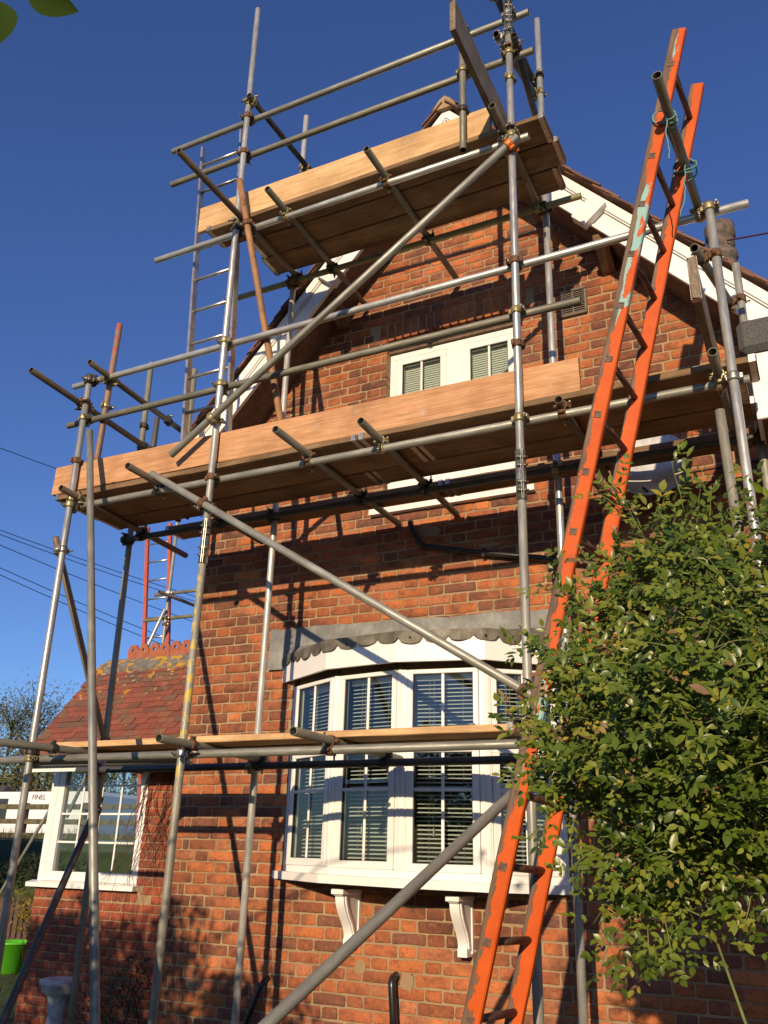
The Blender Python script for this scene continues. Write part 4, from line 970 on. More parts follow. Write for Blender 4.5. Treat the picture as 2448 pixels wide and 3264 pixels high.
tb('E4', 'guard_rail', (-1.345, 4.20, 5.33), (-1.318, 5.10, 5.62), 'tube_dark'); tb('E5', 'guard_rail', (-1.207, 4.16, 5.205), (-1.30, 5.12, 5.205), 'tube_dark'); tb('E6', 'guard_rail', (-1.36, 4.0, 5.78), (-1.33, 5.2, 5.78), 'tube_dark')
tb('E7', 'guard_rail', (-.262, 3.27, 3.478), (-.205, 4.36, 3.480), 'tube_dull'); tb('E8', 'guard_rail', (-.245, 4.08, 3.06), (-.125, 5.2, 3.36), 'tube_dull')
tb('M1', 'brace', (-3.761, 4.188, 2.542), (-1.218, 4.188, 4.339), 'tube_grey'); tb('M2', 'brace', (-3.913, 4.188, 2.431), (-1.23, 4.188, .748), 'tube_grey')
tb('M3', 'brace', (-3.415, 4.170, 4.81), (-3.0, 4.492, 2.49), 'tube_rust'); tb('M4', 'brace', (-4.735, 4.19, 2.08), (-4.835, 5.11, .68), 'tube_brown')
tb('K1', 'raker', (-4.55, 4.17, 2.88), (-2.95, 3.46, G), 'tube_grey'); tb('K2', 'raker', (-1.25, 4.17, .40), (-2.56, 1.72, G), 'tube_grey'); tb('K3', 'raker', (-4.84, 5.115, .36), (-4.43, 3.89, G), 'tube_dark')
# couplers: a clamp round each tube, back to back, with swing bolts
def clamp_mesh():
    mb = MB(); n = 18; h = .023
    for (r_, z_) in ((.0252, -h), (.0305, -h), (.0325, -h*.55), (.0325, h*.55), (.0305, h), (.0252, h)):
        for i in range(n): a = 6.28318*i/n; mb.v.append((r_*math.cos(a), r_*math.sin(a), z_))
    for j in range(6):
        jj = (j+1) % 6
        for i in range(n): mb.face((j*n+i, j*n+(i+1) % n, jj*n+(i+1) % n, jj*n+i), None, 0, j in (1, 2, 3))
    mb.bbox((-.012, .028, -.016), (-.003, .054, .016), .003); mb.bbox((.003, .028, -.016), (.012, .054, .016), .003)
    mb.bbox((-.010, -.050, -.018), (.010, -.028, .018), .005); mb.bbox((.019, -.021, -.020), (.036, .021, .020), .003)
    return mb.mesh('clamp')
def bolt_mesh():
    mb = MB(); mb.tube((.02, .043, 0), (-.050, .043, 0), .0062, None, 8); mb.tube((-.012, .043, 0), (-.027, .043, 0), .0125, .0125, 6); mb.tube((.012, .043, 0), (.020, .043, 0), .011, .011, 6); return mb.mesh('bolt')
CL = clamp_mesh(); BO = bolt_mesh(); BO.materials.append(M['bolt_steel']); CLM = {}
for mk in ('coupler_yellow', 'coupler_rust', 'coupler_dark', 'coupler_steel', 'coupler_orange'):
    c = CL.copy(); c.materials.append(M[mk]); CLM[mk] = c
rc = random.Random(77)
def closest(t1, t2):
    p1, q1, _ = t1; p2, q2, _ = t2; d1 = q1-p1; d2 = q2-p2; r_ = p1-p2; a = d1.dot(d1); e = d2.dot(d2); f = d2.dot(r_); c = d1.dot(r_); b_ = d1.dot(d2); den = a*e-b_*b_
    s_ = (b_*f-c*e)/den if den > 1e-9 else .5
    return p1+d1*s_, p2+d2*((b_*s_+f)/e), d1.normalized(), d2.normalized()
def clamp_mw(p, ax, to, flip):
    x_ = (to-ax*to.dot(ax))
    x_ = x_.normalized() if x_.length > 1e-4 else ax.orthogonal().normalized()
    z_ = ax*(1 if flip else -1); y_ = z_.cross(x_); mw = Matrix((x_, y_, z_)).transposed().to_4x4(); mw.translation = p; return mw
def join(a, b_, mk=None):
    pa_, pb_, da_, db_ = closest(T[a], T[b_]); n_ = pb_-pa_
    if n_.length < 1e-3: n_ = da_.cross(db_)
    n_ = n_.normalized(); mk = mk or rc.choice(['coupler_rust', 'coupler_dark', 'coupler_yellow', 'coupler_steel'])
    m1 = clamp_mw(pa_, da_, n_, rc.random() < .5); m2 = clamp_mw(pb_, db_, -n_, rc.random() < .5)
    o = add('coupler', CLM[mk], None, sca, m1); add('clamp', CLM[mk], None, o, m2); add('bolt', BO, None, o, m1); add('bolt', BO, None, o, m2)
Y_, RU, DK, ST, OR = 'coupler_yellow', 'coupler_rust', 'coupler_dark', 'coupler_steel', 'coupler_orange'
for a, b_, mk in (('A', 'L7', Y_), ('A', 'L6', Y_), ('A', 'E1', RU), ('A', 'L5', Y_), ('A', 'L4', DK), ('A', 'M4', ST), ('A', 't1a', DK), ('A', 't2a', Y_), ('A', 'K1', DK),
    ('B0', 'L7', ST), ('B0', 't1b', RU), ('B1', 'L6', RU), ('B1', 'L5', Y_), ('B1', 'L4', Y_), ('B1', 'M1', Y_), ('B1', 'M2', RU), ('B1', 'L3', DK), ('B1', 'T7', Y_), ('B1', 'L2', RU), ('B1', 'L1', RU), ('B1', 'E3', Y_), ('L3', 'M3', RU),
    ('C0', 'L7', DK), ('C0', 'M2', RU), ('C0', 'K2', DK), ('C1', 'L6', Y_), ('C1', 'L5', Y_), ('C1', 'L4', RU), ('C1', 'M1', OR), ('C1', 'L3', Y_), ('C1', 'T8', DK), ('C1', 'L2', Y_), ('C1', 'E4', ST), ('C2', 'L1', ST), ('C2', 'E6', Y_), ('C1', 'E5', RU),
    ('D', 'L6', ST), ('D', 'L4', Y_), ('D', 'E8', RU), ('D', 'D2', RU), ('L4', 'E7', Y_), ('L6', 't2f', Y_), ('Di', 'L6i', DK), ('Di', 'E8', RU),
    ('Ai', 'L7i', DK), ('Ai', 'L6i', DK), ('Ai', 'E1', Y_), ('Ai', 'E2', DK), ('Ai', 'M4', RU), ('Ai', 'K3', RU), ('R1', 'E2', Y_), ('R1', 'E1', Y_), ('R1', 'L4', Y_),
    ('Bi', 'L7i', Y_), ('Bi', 'L6i', DK), ('Bi', 'L3i', RU), ('Bi', 'E3', Y_), ('Ci', 'L7i', DK), ('Ci', 'L6i', Y_), ('Ci', 'L3i', DK), ('Ci', 'E4', Y_), ('Ci', 'E5', RU), ('Ci', 'E6', DK),
    ('L6', 't2a', Y_), ('L6', 't2b', DK), ('L6', 't2c', RU), ('L6', 't2d', Y_), ('L6', 't2e', RU), ('L6i', 't2a', DK), ('L6i', 't2b', DK), ('L6i', 't2c', DK), ('L6i', 't2d', DK), ('L6i', 't2e', DK),
    ('L3', 'T6', Y_), ('L3', 'T5', RU), ('L3i', 'T7', RU), ('L3i', 'T6', DK), ('L3i', 'T5', RU), ('L3i', 'T8', Y_), ('L7', 't1c', RU), ('L7i', 't1b', DK), ('L7i', 't1c', DK), ('L7', 't1d', Y_), ('Sh', 'L1', DK), ('Sh', 'L2', Y_), ('L1', 'X1', None)):
    if b_ == 'X1': continue
    join(a, b_, mk)
# loose clamps on the standards
for k_, zz, mk in (('C1', 2.83, RU), ('C1', 4.93, Y_), ('A', 2.70, RU), ('Sh', 4.80, DK)):
    p, q, _ = T[k_]; f = (zz+H0-p.z)/(q.z-p.z); pp = p.lerp(q, f); o = add('coupler', CLM[mk], None, sca, clamp_mw(pp, (q-p).normalized(), V(.9, -.4, 0), True)); add('bolt', BO, None, o, clamp_mw(pp, (q-p).normalized(), V(.9, -.4, 0), True))
# sleeve couplers where two standards meet
for k_, zz in (('B0', 1.885), ('C0', 1.985), ('C1', 5.53)):
    p, q, _ = T[k_]; c = q; sm = MB(); n = 16
    for s_ in (-1, 1):
        ring = [.02425, .030]
        for zi in (0,):
            i0 = len(sm.v)
            for (r_, z_) in ((.0245, -.15), (.0300, -.15), (.0300, .15), (.0245, .15)):
                for i in range(9):
                    a = s_*(.30+(math.pi-.60)*i/8); sm.v.append((r_*math.cos(a), r_*math.sin(a), z_))
            for j in range(4):
                for i in range(8): sm.face((i0+j*9+i, i0+j*9+i+1, i0+((j+1) % 4)*9+i+1, i0+((j+1) % 4)*9+i), None, 0, j == 1)
    for x_ in (.0295, -.0295):
        for s_ in (-1, 1): sm.bbox((x_-.003 if x_ < 0 else x_-.012, s_*.006-.002, -.15), (x_+.012 if x_ < 0 else x_+.012, s_*.006+.002, .15), .001)
    mw = Matrix.Translation(c) @ Matrix.Rotation(R(-65), 4, 'Z'); so_ = add('sleeve', sm.mesh('sleeve'), M['coupler_steel'], sca, mw)
    for zz_ in (-.10, -.05, .05, .10):
        bm_ = MB(); bm_.tube((.036, -.035, zz_), (.036, .035, zz_), .006, None, 8); bm_.tube((.036, -.022, zz_), (.036, -.012, zz_), .011, None, 6); bm_.tube((.036, .012, zz_), (.036, .020, zz_), .011, None, 6); bm_.build('bolt', M['bolt_steel'], so_, mw)

# ------------------------------------------------------------------ boards
rbd = random.Random(4)
def board(label, x0, x1, y0, y1, z0, z1, mat, group, along='X', rot=(0, 0, 0), bands=True, name='scaffold_board'):
    c = P((x0+x1)/2, (y0+y1)/2, (z0+z1)/2); L = (x1-x0) if along == 'X' else (y1-y0); w_ = (y1-y0) if along == 'X' else (x1-x0); h = z1-z0
    mw = Matrix.Translation(c) @ Matrix.Rotation(R(rot[2]) + (0 if along == 'X' else math.pi/2), 4, 'Z') @ Matrix.Rotation(R(rot[1]), 4, 'Y') @ Matrix.Rotation(R(rot[0]), 4, 'X')
    mb = MB(); n = 14; i0 = 0; bow = rbd.uniform(-.004, .004)
    # worn edges: cross-section with chamfers, wandering slightly along the length
    cs = []
    bv = .004
    for k_ in range(n+1):
        x = -L/2+L*k_/n; wob = [rbd.uniform(-.0018, .0018) for _ in range(8)]; zb = bow*(1-(2*k_/n-1)**2)
        sec = [(-w_/2+bv, -h/2), (w_/2-bv, -h/2), (w_/2, -h/2+bv), (w_/2, h/2-bv), (w_/2-bv, h/2), (-w_/2+bv, h/2), (-w_/2, h/2-bv), (-w_/2, -h/2+bv)]
        for j, (a, b_) in enumerate(sec): mb.v.append((x+(rbd.uniform(-.004, .004) if k_ in (0, n) else 0), a+wob[j], b_+wob[(j+3) % 8]*.7+zb))
    for k_ in range(n):
        for j in range(8): mb.face((k_*8+j, (k_+1)*8+j, (k_+1)*8+(j+1) % 8, k_*8+(j+1) % 8))
    mb.face(range(8)); mb.face(range(n*8+7, n*8-1, -1))
    t = add(name, mb.mesh('board'), M[mat], None, mw); tag(t, label, 'board', group)
    if bands:
        for s_ in (-1, 1):
            bm_ = MB(); x = s_*(L/2-.022)
            bm_.box((x-.016, -w_/2-.0035, -h/2-.0022), (x+.016, w_/2+.0035, -h/2-.0007)); bm_.box((x-.016, -w_/2-.0035, h/2+.0022), (x+.016, w_/2+.0035, h/2+.0037)); bm_.box((x-.016, -w_/2-.0045, -h/2-.0007), (x+.016, -w_/2-.0028, h/2+.0022)); bm_.box((x-.016, w_/2+.0028, -h/2-.0007), (x+.016, w_/2+.0045, h/2+.0022))
            bm_.build('end_band', M['coupler_steel'], t, mw)
    return t
GD = 'deck boards of the scaffold'
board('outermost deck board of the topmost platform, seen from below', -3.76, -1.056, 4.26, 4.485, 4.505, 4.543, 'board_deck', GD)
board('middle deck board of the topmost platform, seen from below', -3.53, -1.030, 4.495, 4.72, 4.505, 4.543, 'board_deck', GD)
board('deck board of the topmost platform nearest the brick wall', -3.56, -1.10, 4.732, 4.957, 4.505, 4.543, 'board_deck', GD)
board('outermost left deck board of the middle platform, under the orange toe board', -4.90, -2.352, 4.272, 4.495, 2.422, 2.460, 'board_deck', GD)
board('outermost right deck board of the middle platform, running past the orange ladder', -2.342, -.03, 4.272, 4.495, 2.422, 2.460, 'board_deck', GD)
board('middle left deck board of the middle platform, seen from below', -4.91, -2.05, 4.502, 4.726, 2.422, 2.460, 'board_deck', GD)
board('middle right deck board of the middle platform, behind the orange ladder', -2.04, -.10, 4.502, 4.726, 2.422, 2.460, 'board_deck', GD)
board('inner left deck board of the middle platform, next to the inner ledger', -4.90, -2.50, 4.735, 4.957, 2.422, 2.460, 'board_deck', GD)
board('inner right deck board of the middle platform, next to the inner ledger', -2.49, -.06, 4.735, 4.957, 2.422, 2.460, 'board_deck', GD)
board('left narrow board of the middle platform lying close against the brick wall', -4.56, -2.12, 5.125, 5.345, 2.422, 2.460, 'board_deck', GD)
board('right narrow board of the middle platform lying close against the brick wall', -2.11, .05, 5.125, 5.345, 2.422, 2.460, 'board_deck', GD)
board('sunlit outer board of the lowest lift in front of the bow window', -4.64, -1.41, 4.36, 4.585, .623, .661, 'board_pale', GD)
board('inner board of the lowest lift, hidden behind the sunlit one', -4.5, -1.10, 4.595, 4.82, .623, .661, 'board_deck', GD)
board('long orange pine toe board standing on edge along the middle platform', -4.955, -.945, 4.282, 4.320, 2.464, 2.689, 'board_pine', 'toe boards', rot=(0, .35, 0), bands=False)
board('long pale pine toe board standing on edge along the topmost platform', -3.86, -1.43, 4.280, 4.318, 4.548, 4.785, 'board_pale', 'toe boards', bands=False)
board('weathered end board on edge at the right end of the middle platform', -.258, -.220, 3.66, 5.0, 2.468, 2.70, 'board_grey', 'end boards', 'Y', bands=True)
board('dark weathered end board on edge at the right end of the topmost platform', -1.388, -1.35, 3.45, 4.95, 4.548, 4.79, 'board_grey', 'end boards', 'Y', bands=False)
# ================================================================== ladders
lad = thing('wooden_ladder', 'worn orange painted wooden ladder leaning up to the scaffold above the bush', 'ladder', P(-1.6, 3.75, -1.55))
YN, YF = 3.56, 3.945
sn = YN/3.3; sf_ = YF/3.3
near0 = V(-1.254*sn, YN, -.524*sn); near1 = V(-.193*sn, YN, 3.53*sn)      # first and last measured rung holes
far0 = V(-1.091*sf_, YF, -.484*sf_); far1 = V(-.143*sf_, YF, 3.173*sf_)
NR = 15                                                                   # rungs between those holes
def stile(p0, p1, ztop, mat):
    d = (p1-p0).normalized(); a = p0+d*((-1.53-p0.z)/d.z); b_ = p0+d*((ztop-p0.z)/d.z)
    L = (b_-a).length; y_ = V(0, 1, 0); y_ = (y_-d*y_.dot(d)).normalized(); x_ = y_.cross(d)
    mw = Matrix((x_, y_, d)).transposed().to_4x4(); mw.translation = a+V(0, 0, H0)
    mb = MB(); n = 26; rs = random.Random(int(L*100))
    w_, h = .072, .036; bv = .005
    for k_ in range(n+1):
        zz = L*k_/n; j = [rs.uniform(-.0012, .0012) for _ in range(8)]
        sec = [(-w_/2+bv, -h/2), (w_/2-bv, -h/2), (w_/2, -h/2+bv), (w_/2, h/2-bv), (w_/2-bv, h/2), (-w_/2+bv, h/2), (-w_/2, h/2-bv), (-w_/2, -h/2+bv)]
        for q, (aa, bb_) in enumerate(sec): mb.v.append((aa+j[q], bb_+j[(q+2) % 8]*.6, zz))
    for k_ in range(n):
        for q in range(8): mb.face((k_*8+q, k_*8+(q+1) % 8, (k_+1)*8+(q+1) % 8, (k_+1)*8+q))
    mb.face(range(7, -1, -1)); mb.face(range(n*8, n*8+8))
    return mb.build('stile', M[mat], lad, mw), mw, d
st_n, mwn, dn_ = stile(near0, near1, 4.03, 'ladder_orange'); st_f, mwf, df_ = stile(far0, far1, 4.02, 'ladder_orange_far')
pl_ = MB(); q_ = .0165; qi = .0095
for (a, b_, c, d) in ((-q_, q_, -q_, -qi), (-q_, q_, qi, q_), (-q_, -qi, -qi, qi), (qi, q_, -qi, qi)): pl_.bbox((a, -.0035, c), (b_, .001, d), .0015)
pl_.box((-qi, -.0008, -qi), (qi, .0, qi), None, 1)
plm = pl_.mesh('rung_plate'); plm.materials.append(M['iron_plate']); plm.materials.append(M['rung_wood'])
step = (near1-near0).length/16.0
for k_ in range(-3, 17):
    f = k_/16.0
    a = near0.lerp(near1, f)+V(0, 0, H0); b_ = far0.lerp(far1, f)+V(0, 0, H0)
    if a.z < .1: continue
    rm_ = MB(); rm_.tube(a+V(0, .0, 0), b_+V(0, -.0, 0), .0155, .0155, 8); rm_.build('rung', M['rung_wood'], lad)
    x_ = V(0, 1, 0).cross(dn_).normalized(); mw = Matrix((x_, V(0, 1, 0), x_.cross(V(0, 1, 0)))).transposed().to_4x4(); mw.translation = a+V(0, -.0184, 0)
    add('rung_plate', plm, None, lad, mw)
# blue rope lashings between the ladder and the tube it rests on
def lash(label, c, tail, seed):
    r_ = random.Random(seed); mb = MB()
    for k_ in range(4):
        pts = []; w1 = .052+r_.uniform(0, .008); h1 = .044+r_.uniform(0, .008); dy = (k_-1.5)*.011
        for i in range(25):
            a = 6.2832*i/24; e = .75
            cx = math.copysign(abs(math.cos(a))**e, math.cos(a))*w1; cz = math.copysign(abs(math.sin(a))**e, math.sin(a))*h1
            pts.append(c+V(cx+.012, dy+.028*math.sin(a+k_)+r_.uniform(-.002, .002), cz))
        mb.path(pts, .0042, 5)
    p = c+V(.02, -.06, -.02); pts = [p]; d = V(.1, -.1, -1)
    for i in range(10): d = (d+V(r_.uniform(-.35, .35), r_.uniform(-.3, .3), -.35)).normalized(); p = p+d*tail/10; pts.append(p.copy())
    mb.path(pts, .0036, 5)
    o = mb.build('rope_lashing', M['rope_blue']); tag(o, label, 'rope', 'rope lashings on the ladder'); return o
zl = 3.48
def on_line(p0, p1, z_): f = (z_-p0.z)/(p1.z-p0.z); q = p0.lerp(p1, f); return V(q.x, q.y, z_+H0)
lash('turquoise rope lashing round the near stile of the orange ladder', on_line(near0, near1, zl)+V(.01, 0, 0), .30, 1)
lash('turquoise rope lashing round the far stile of the orange ladder', on_line(far0, far1, zl)+V(.01, 0, 0), .42, 2)
# aluminium ladder standing on the middle platform
al = thing('aluminium_ladder', 'slim aluminium ladder rising from the middle platform to the topmost one', 'ladder', P(-3.7, 4.45, 2.46))
for (a, b_) in (((-3.862, 4.44, 2.465), (-4.087, 4.47, 5.66)), ((-3.466, 4.44, 2.465), (-3.69, 4.47, 5.70))):
    a, b_ = P(*a), P(*b_); d = (b_-a).normalized(); x_ = V(1, 0, 0); x_ = (x_-d*x_.dot(d)).normalized(); y_ = d.cross(x_); mb = MB(); L = (b_-a).length
    mb.bbox((-.011, -.03, 0), (.011, .03, L), .004); mw = Matrix((x_, y_, d)).transposed().to_4x4(); mw.translation = a; mb.build('stile', M['aluminium'], al, mw)
for k_ in range(10):
    zz = 2.72+k_*.305; f = (zz-2.465)/(5.66-2.465); x = -3.862+(-4.087+3.862)*f; y = 4.44+.03*f
    mb = MB(); mb.tube(P(x+.01, y, zz), P(x+.388, y, zz+.005), .0135, None, 10); mb.build('rung', M['aluminium'], al)
# second scaffold and a red ladder far behind the porch
fs_ = thing('far_scaffold', 'short tube scaffold bay rising behind the crested porch ridge', 'scaffold', (-8.0, 9.4, 0))
def ft(nm_, a, b_, mt): tube_obj(nm_, P(*a), P(*b_), mt, fs_)
ft('standard', (-8.05, 9.3, G), (-8.06, 9.3, 4.75), 'tube_grey'); ft('guard_rail', (-8.36, 9.35, 3.44), (-5.6, 9.35, 3.41), 'tube_dull'); ft('guard_rail', (-8.5, 9.35, 3.07), (-5.6, 9.35, 3.05), 'tube_olive')
ft('transom', (-8.02, 9.05, 3.37), (-7.95, 10.8, 3.37), 'tube_brown'); ft('brace', (-8.04, 9.24, 3.17), (-9.3, 9.24, .4), 'tube_bright'); ft('standard', (-5.8, 9.3, G), (-5.8, 9.3, 4.6), 'tube_grey')
ft('raker', (-9.9, 9.9, 1.2), (-11.9, 10.2, -1.5), 'tube_grey')
for zz, mk in ((3.43, 'coupler_steel'), (3.06, 'coupler_dark'), (2.97, 'coupler_rust')):
    o = add('coupler', CLM[mk], None, fs_, clamp_mw(P(-8.055, 9.3, zz), V(0, 0, 1), V(.3, -1, 0), True)); add('bolt', BO, None, o, clamp_mw(P(-8.055, 9.3, zz), V(0, 0, 1), V(.3, -1, 0), True))
rl = thing('red_ladder', 'red painted ladder standing behind the porch ridge', 'ladder', P(-8.0, 9.5, -1.55))
for (a, b_) in (((-8.03, 9.5, G), (-8.80, 9.5, 4.6)), ((-7.60, 9.5, G), (-8.37, 9.5, 4.6))):
    mb = MB(); a, b_ = P(*a), P(*b_); mb.hexa([a+V(-.028, -.02, 0), a+V(.028, -.02, 0), a+V(.028, .02, 0), a+V(-.028, .02, 0), b_+V(-.028, -.02, 0), b_+V(.028, -.02, 0), b_+V(.028, .02, 0), b_+V(-.028, .02, 0)]); mb.build('stile', M['ladder_red'], rl)
for k_ in range(20):
    zz = -1.2+k_*.29; f = (zz+1.54)/6.14; x = -8.03-.77*f; mb = MB(); mb.tube(P(x, 9.5, zz), P(x+.43, 9.5, zz), .014, None, 8); mb.build('rung', M['aluminium'], rl)
# crumpled bag on the middle platform
bg_ = MB(); rbg = random.Random(3); n = 14
for j in range(8):
    ph = math.pi*(j+.3)/8.2
    for i in range(n):
        a = 6.2832*i/n; r_ = .085*math.sin(ph)*rbg.uniform(.78, 1.2); bg_.v.append((r_*math.cos(a), r_*math.sin(a)*.8, .09*(1+math.cos(ph))*rbg.uniform(.93, 1.07)))
for j in range(7):
    for i in range(n): bg_.face((j*n+i, j*n+(i+1) % n, (j+1)*n+(i+1) % n, (j+1)*n+i))
simple('bag_plastic', (.42, .46, .56), .25, 0, .5, 26)
o = bg_.build('plastic_bag', M['bag_plastic'], None, Matrix.Translation(P(-.36, 4.62, 2.462))); tag(o, 'crumpled blue and white plastic bag on the middle platform by the end board', 'bag')

# ================================================================== the bush at the right
bush = thing('leafy_bush', 'dense glossy green bush in front of the ladder at the right edge', 'bush', P(-.15, 2.6, -1.55))
rq = random.Random(90)
OUT = [(1659, 1045), (1630, 1110), (1575, 1130), (1520, 1130), (1470, 1085), (1400, 1085), (1375, 1100), (1385, 1165), (1330, 1190), (1325, 1260), (1270, 1300), (1215, 1330), (1195, 1395), (1175, 1450), (1165, 1530), (1140, 1575), (1150, 1650), (1165, 1730), (1215, 1760), (1265, 1820), (1290, 1890), (1330, 1950), (1320, 2040), (1370, 2090), (1430, 2050), (1500, 2050), (1560, 2000), (1640, 1975), (1750, 1990), (1900, 1900), (1950, 1600), (1900, 1250), (1780, 1080)]
YB = 2.5
def px2w(px, py):
    d = fw*1.0 + rt*((px*1.4756-1224)/2767) + dn*((py*1.4756-1632)/2767); k_ = YB/d.y; return (d.x*k_, d.z*k_)
OUTW = [(-0.029, 0.911), (0, 0)]
POLY = [px2w(p[0]+(66 if p[0] < 1340 else 18), p[1]+(56 if p[1] < 1300 else (-70 if p[1] > 1930 else (-35 if p[1] > 1800 else 0)))) for p in OUT]
def inside(x, z_):
    c = False; j = len(POLY)-1
    for i in range(len(POLY)):
        xi, zi = POLY[i]; xj, zj = POLY[j]
        if (zi > z_) != (zj > z_) and x < (xj-xi)*(z_-zi)/(zj-zi)+xi: c = not c
        j = i
    return c
def edge_d(x, z_):
    best = 9
    for i in range(len(POLY)):
        ax_, az_ = POLY[i]; bx, bz_ = POLY[(i+1) % len(POLY)]; dx, dz = bx-ax_, bz_-az_; t = max(0, min(1, ((x-ax_)*dx+(z_-az_)*dz)/(dx*dx+dz*dz+1e-9)))
        best = min(best, math.hypot(x-ax_-dx*t, z_-az_-dz*t))
    return best
xs0 = min(p[0] for p in POLY); xs1 = max(p[0] for p in POLY); zs0 = min(p[1] for p in POLY); zs1 = max(p[1] for p in POLY)
leaves = []; twigs = MB()
def spray(p, d, L, n, scale):
    # an arching twig with pinnate leaves
    d = d.normalized(); pts = [p.copy()]; q = p.copy(); dd = d.copy()
    for i in range(6): dd = (dd+V(rq.uniform(-.12, .12), rq.uniform(-.12, .12), -.07+rq.uniform(-.1, .1))).normalized(); q = q+dd*L/6; pts.append(q.copy())
    twigs.path(pts, .0022, 4, None, 0, .001)
    for i in range(n):
        f = (i+.6)/n*6; k_ = min(5, int(f)); b_ = pts[k_].lerp(pts[k_+1], f-k_); ax_ = (pts[k_+1]-pts[k_]).normalized()
        side = ax_.orthogonal().normalized(); side = Matrix.Rotation(rq.uniform(0, 6.283), 3, ax_) @ side
        # compound leaf: rachis with 5 leaflets, turned to the light
        rach = (side*.8+ax_*.6+V(.05, -.25, .25)).normalized(); Lr = .050*scale*rq.uniform(.8, 1.3); up_ = V(rq.uniform(-.55, .55), -.95+rq.uniform(-.5, .5), .65).normalized()
        tn = rq.random(); tn = tn*.9 if rq.random() > .03 else .95+.05*rq.random()
        sd = rach.cross(up_).normalized() if rach.cross(up_).length > .01 else rach.orthogonal()
        for (u, s_, sc) in ((.35, 1, .8), (.35, -1, .8), (.8, 1, .95), (.8, -1, .95), (1.0, 0, 1.15)):
            ld_ = (sd*s_*.85+rach*(.55 if s_ else 1)+V(rq.uniform(-.15, .15), rq.uniform(-.15, .15), rq.uniform(-.15, .15))).normalized()
            leaves.append((b_+rach*(Lr*u), ld_, up_+V(rq.uniform(-.35, .35), rq.uniform(-.35, .35), rq.uniform(-.2, .2)), .0215*scale*sc*rq.uniform(.6, 1.4), .0122*scale*sc*rq.uniform(.8, 1.2), max(0, min(1, tn+rq.uniform(-.05, .05)))))
made = 0; tries = 0
while made < 2150 and tries < 20000:
    tries += 1; x = rq.uniform(xs0, xs1); z_ = rq.uniform(zs0, zs1)
    if not inside(x, z_): continue
    ed = edge_d(x, z_)
    if mnoise.noise(V(x*6, z_*6, 4)) < -.16 and ed < .22: continue
    dep = .06+min(.42, ed*1.5); y = YB+rq.uniform(-dep, dep*1.1)
    spray(P(x, y, z_), V(rq.uniform(-1, .6), rq.uniform(-1.0, .5), rq.uniform(-.3, 1.0)), rq.uniform(.06, .14), 3, rq.uniform(.95, 1.45)); made += 1
# long shoots that break the outline
for (px, py, dx, dz, L) in ((1395, 1150, -.35, .95, .16), (1310, 1240, -.7, .55, .14), (1230, 1330, -.6, .5, .12), (1180, 1420, -.85, .2, .11), (1150, 1570, -.95, .25, .10), (1175, 1650, -.9, -.25, .10), (1205, 1745, -.8, -.35, .12), (1270, 1835, -.7, -.4, .10), (1330, 1960, -.6, -.55, .12), (1345, 2060, -.5, -.8, .10), (1405, 2060, -.1, -1, .09), (1480, 1100, -.15, 1, .13), (1640, 1140, .05, 1, .12), (1530, 1130, .1, 1, .10), (1360, 1110, -.5, .9, .10), (1440, 2040, .1, -1, .1), (1620, 1990, -.2, -1, .1)):
    x, z_ = px2w(px+(42 if px < 1340 else 10), py+(32 if py < 1300 else (-60 if py > 1930 else 0))); spray(P(x, YB-.1, z_), V(dx, -.25, dz), L*1.15, 7, 1.15); spray(P(x+.02, YB, z_), V(dx*.8+.2, .1, dz), L, 6, 1.1)
stm = []
for i in range(13):
    bx = rq.uniform(.02, .45); tx = rq.uniform(-.55, .25); tz = rq.uniform(.0, .75)
    a = P(bx, 2.6+rq.uniform(-.15, .2), -1.56); b_ = P(tx, YB+rq.uniform(-.25, .25), tz); mid = a.lerp(b_, .5)+V(rq.uniform(.0, .15), rq.uniform(-.1, .1), .1)
    m_ = MB(); m_.path([a, a.lerp(mid, .5)+V(.03, 0, 0), mid, mid.lerp(b_, .5)+V(.02, 0, .02), b_], .007, 6, None, 0, .003); m_.build('stem', M['bark'], bush)
m_ = MB(); m_.path([P(.05, 2.35, -1.56), P(-.12, 2.30, -.75), P(-.24, 2.28, -.30), P(-.28, 2.3, -.16)], .005, 6, None, 0, .003); m_.build('stem', M['stem_green'], bush)
twigs.build('twigs', M['stem_green'], bush)
leaves.sort(key=lambda l: (l[0]-V(0, 0, H0)).length/max(.01, l[3])*(1 if -.85 < l[0].x < .0 else 5))
fol = MB()
for i, (p, d, n_, L, w_, tn) in enumerate(leaves):
    if i < 300:
        m_ = MB(); leaf_quad(m_, p, d, n_, L, w_, tn); m_.build('leaf', M['leaf_bush'], bush)
    else: leaf_quad(fol, p, d, n_, L, w_, tn)
stuff(fol.build('foliage', M['leaf_bush'], bush))

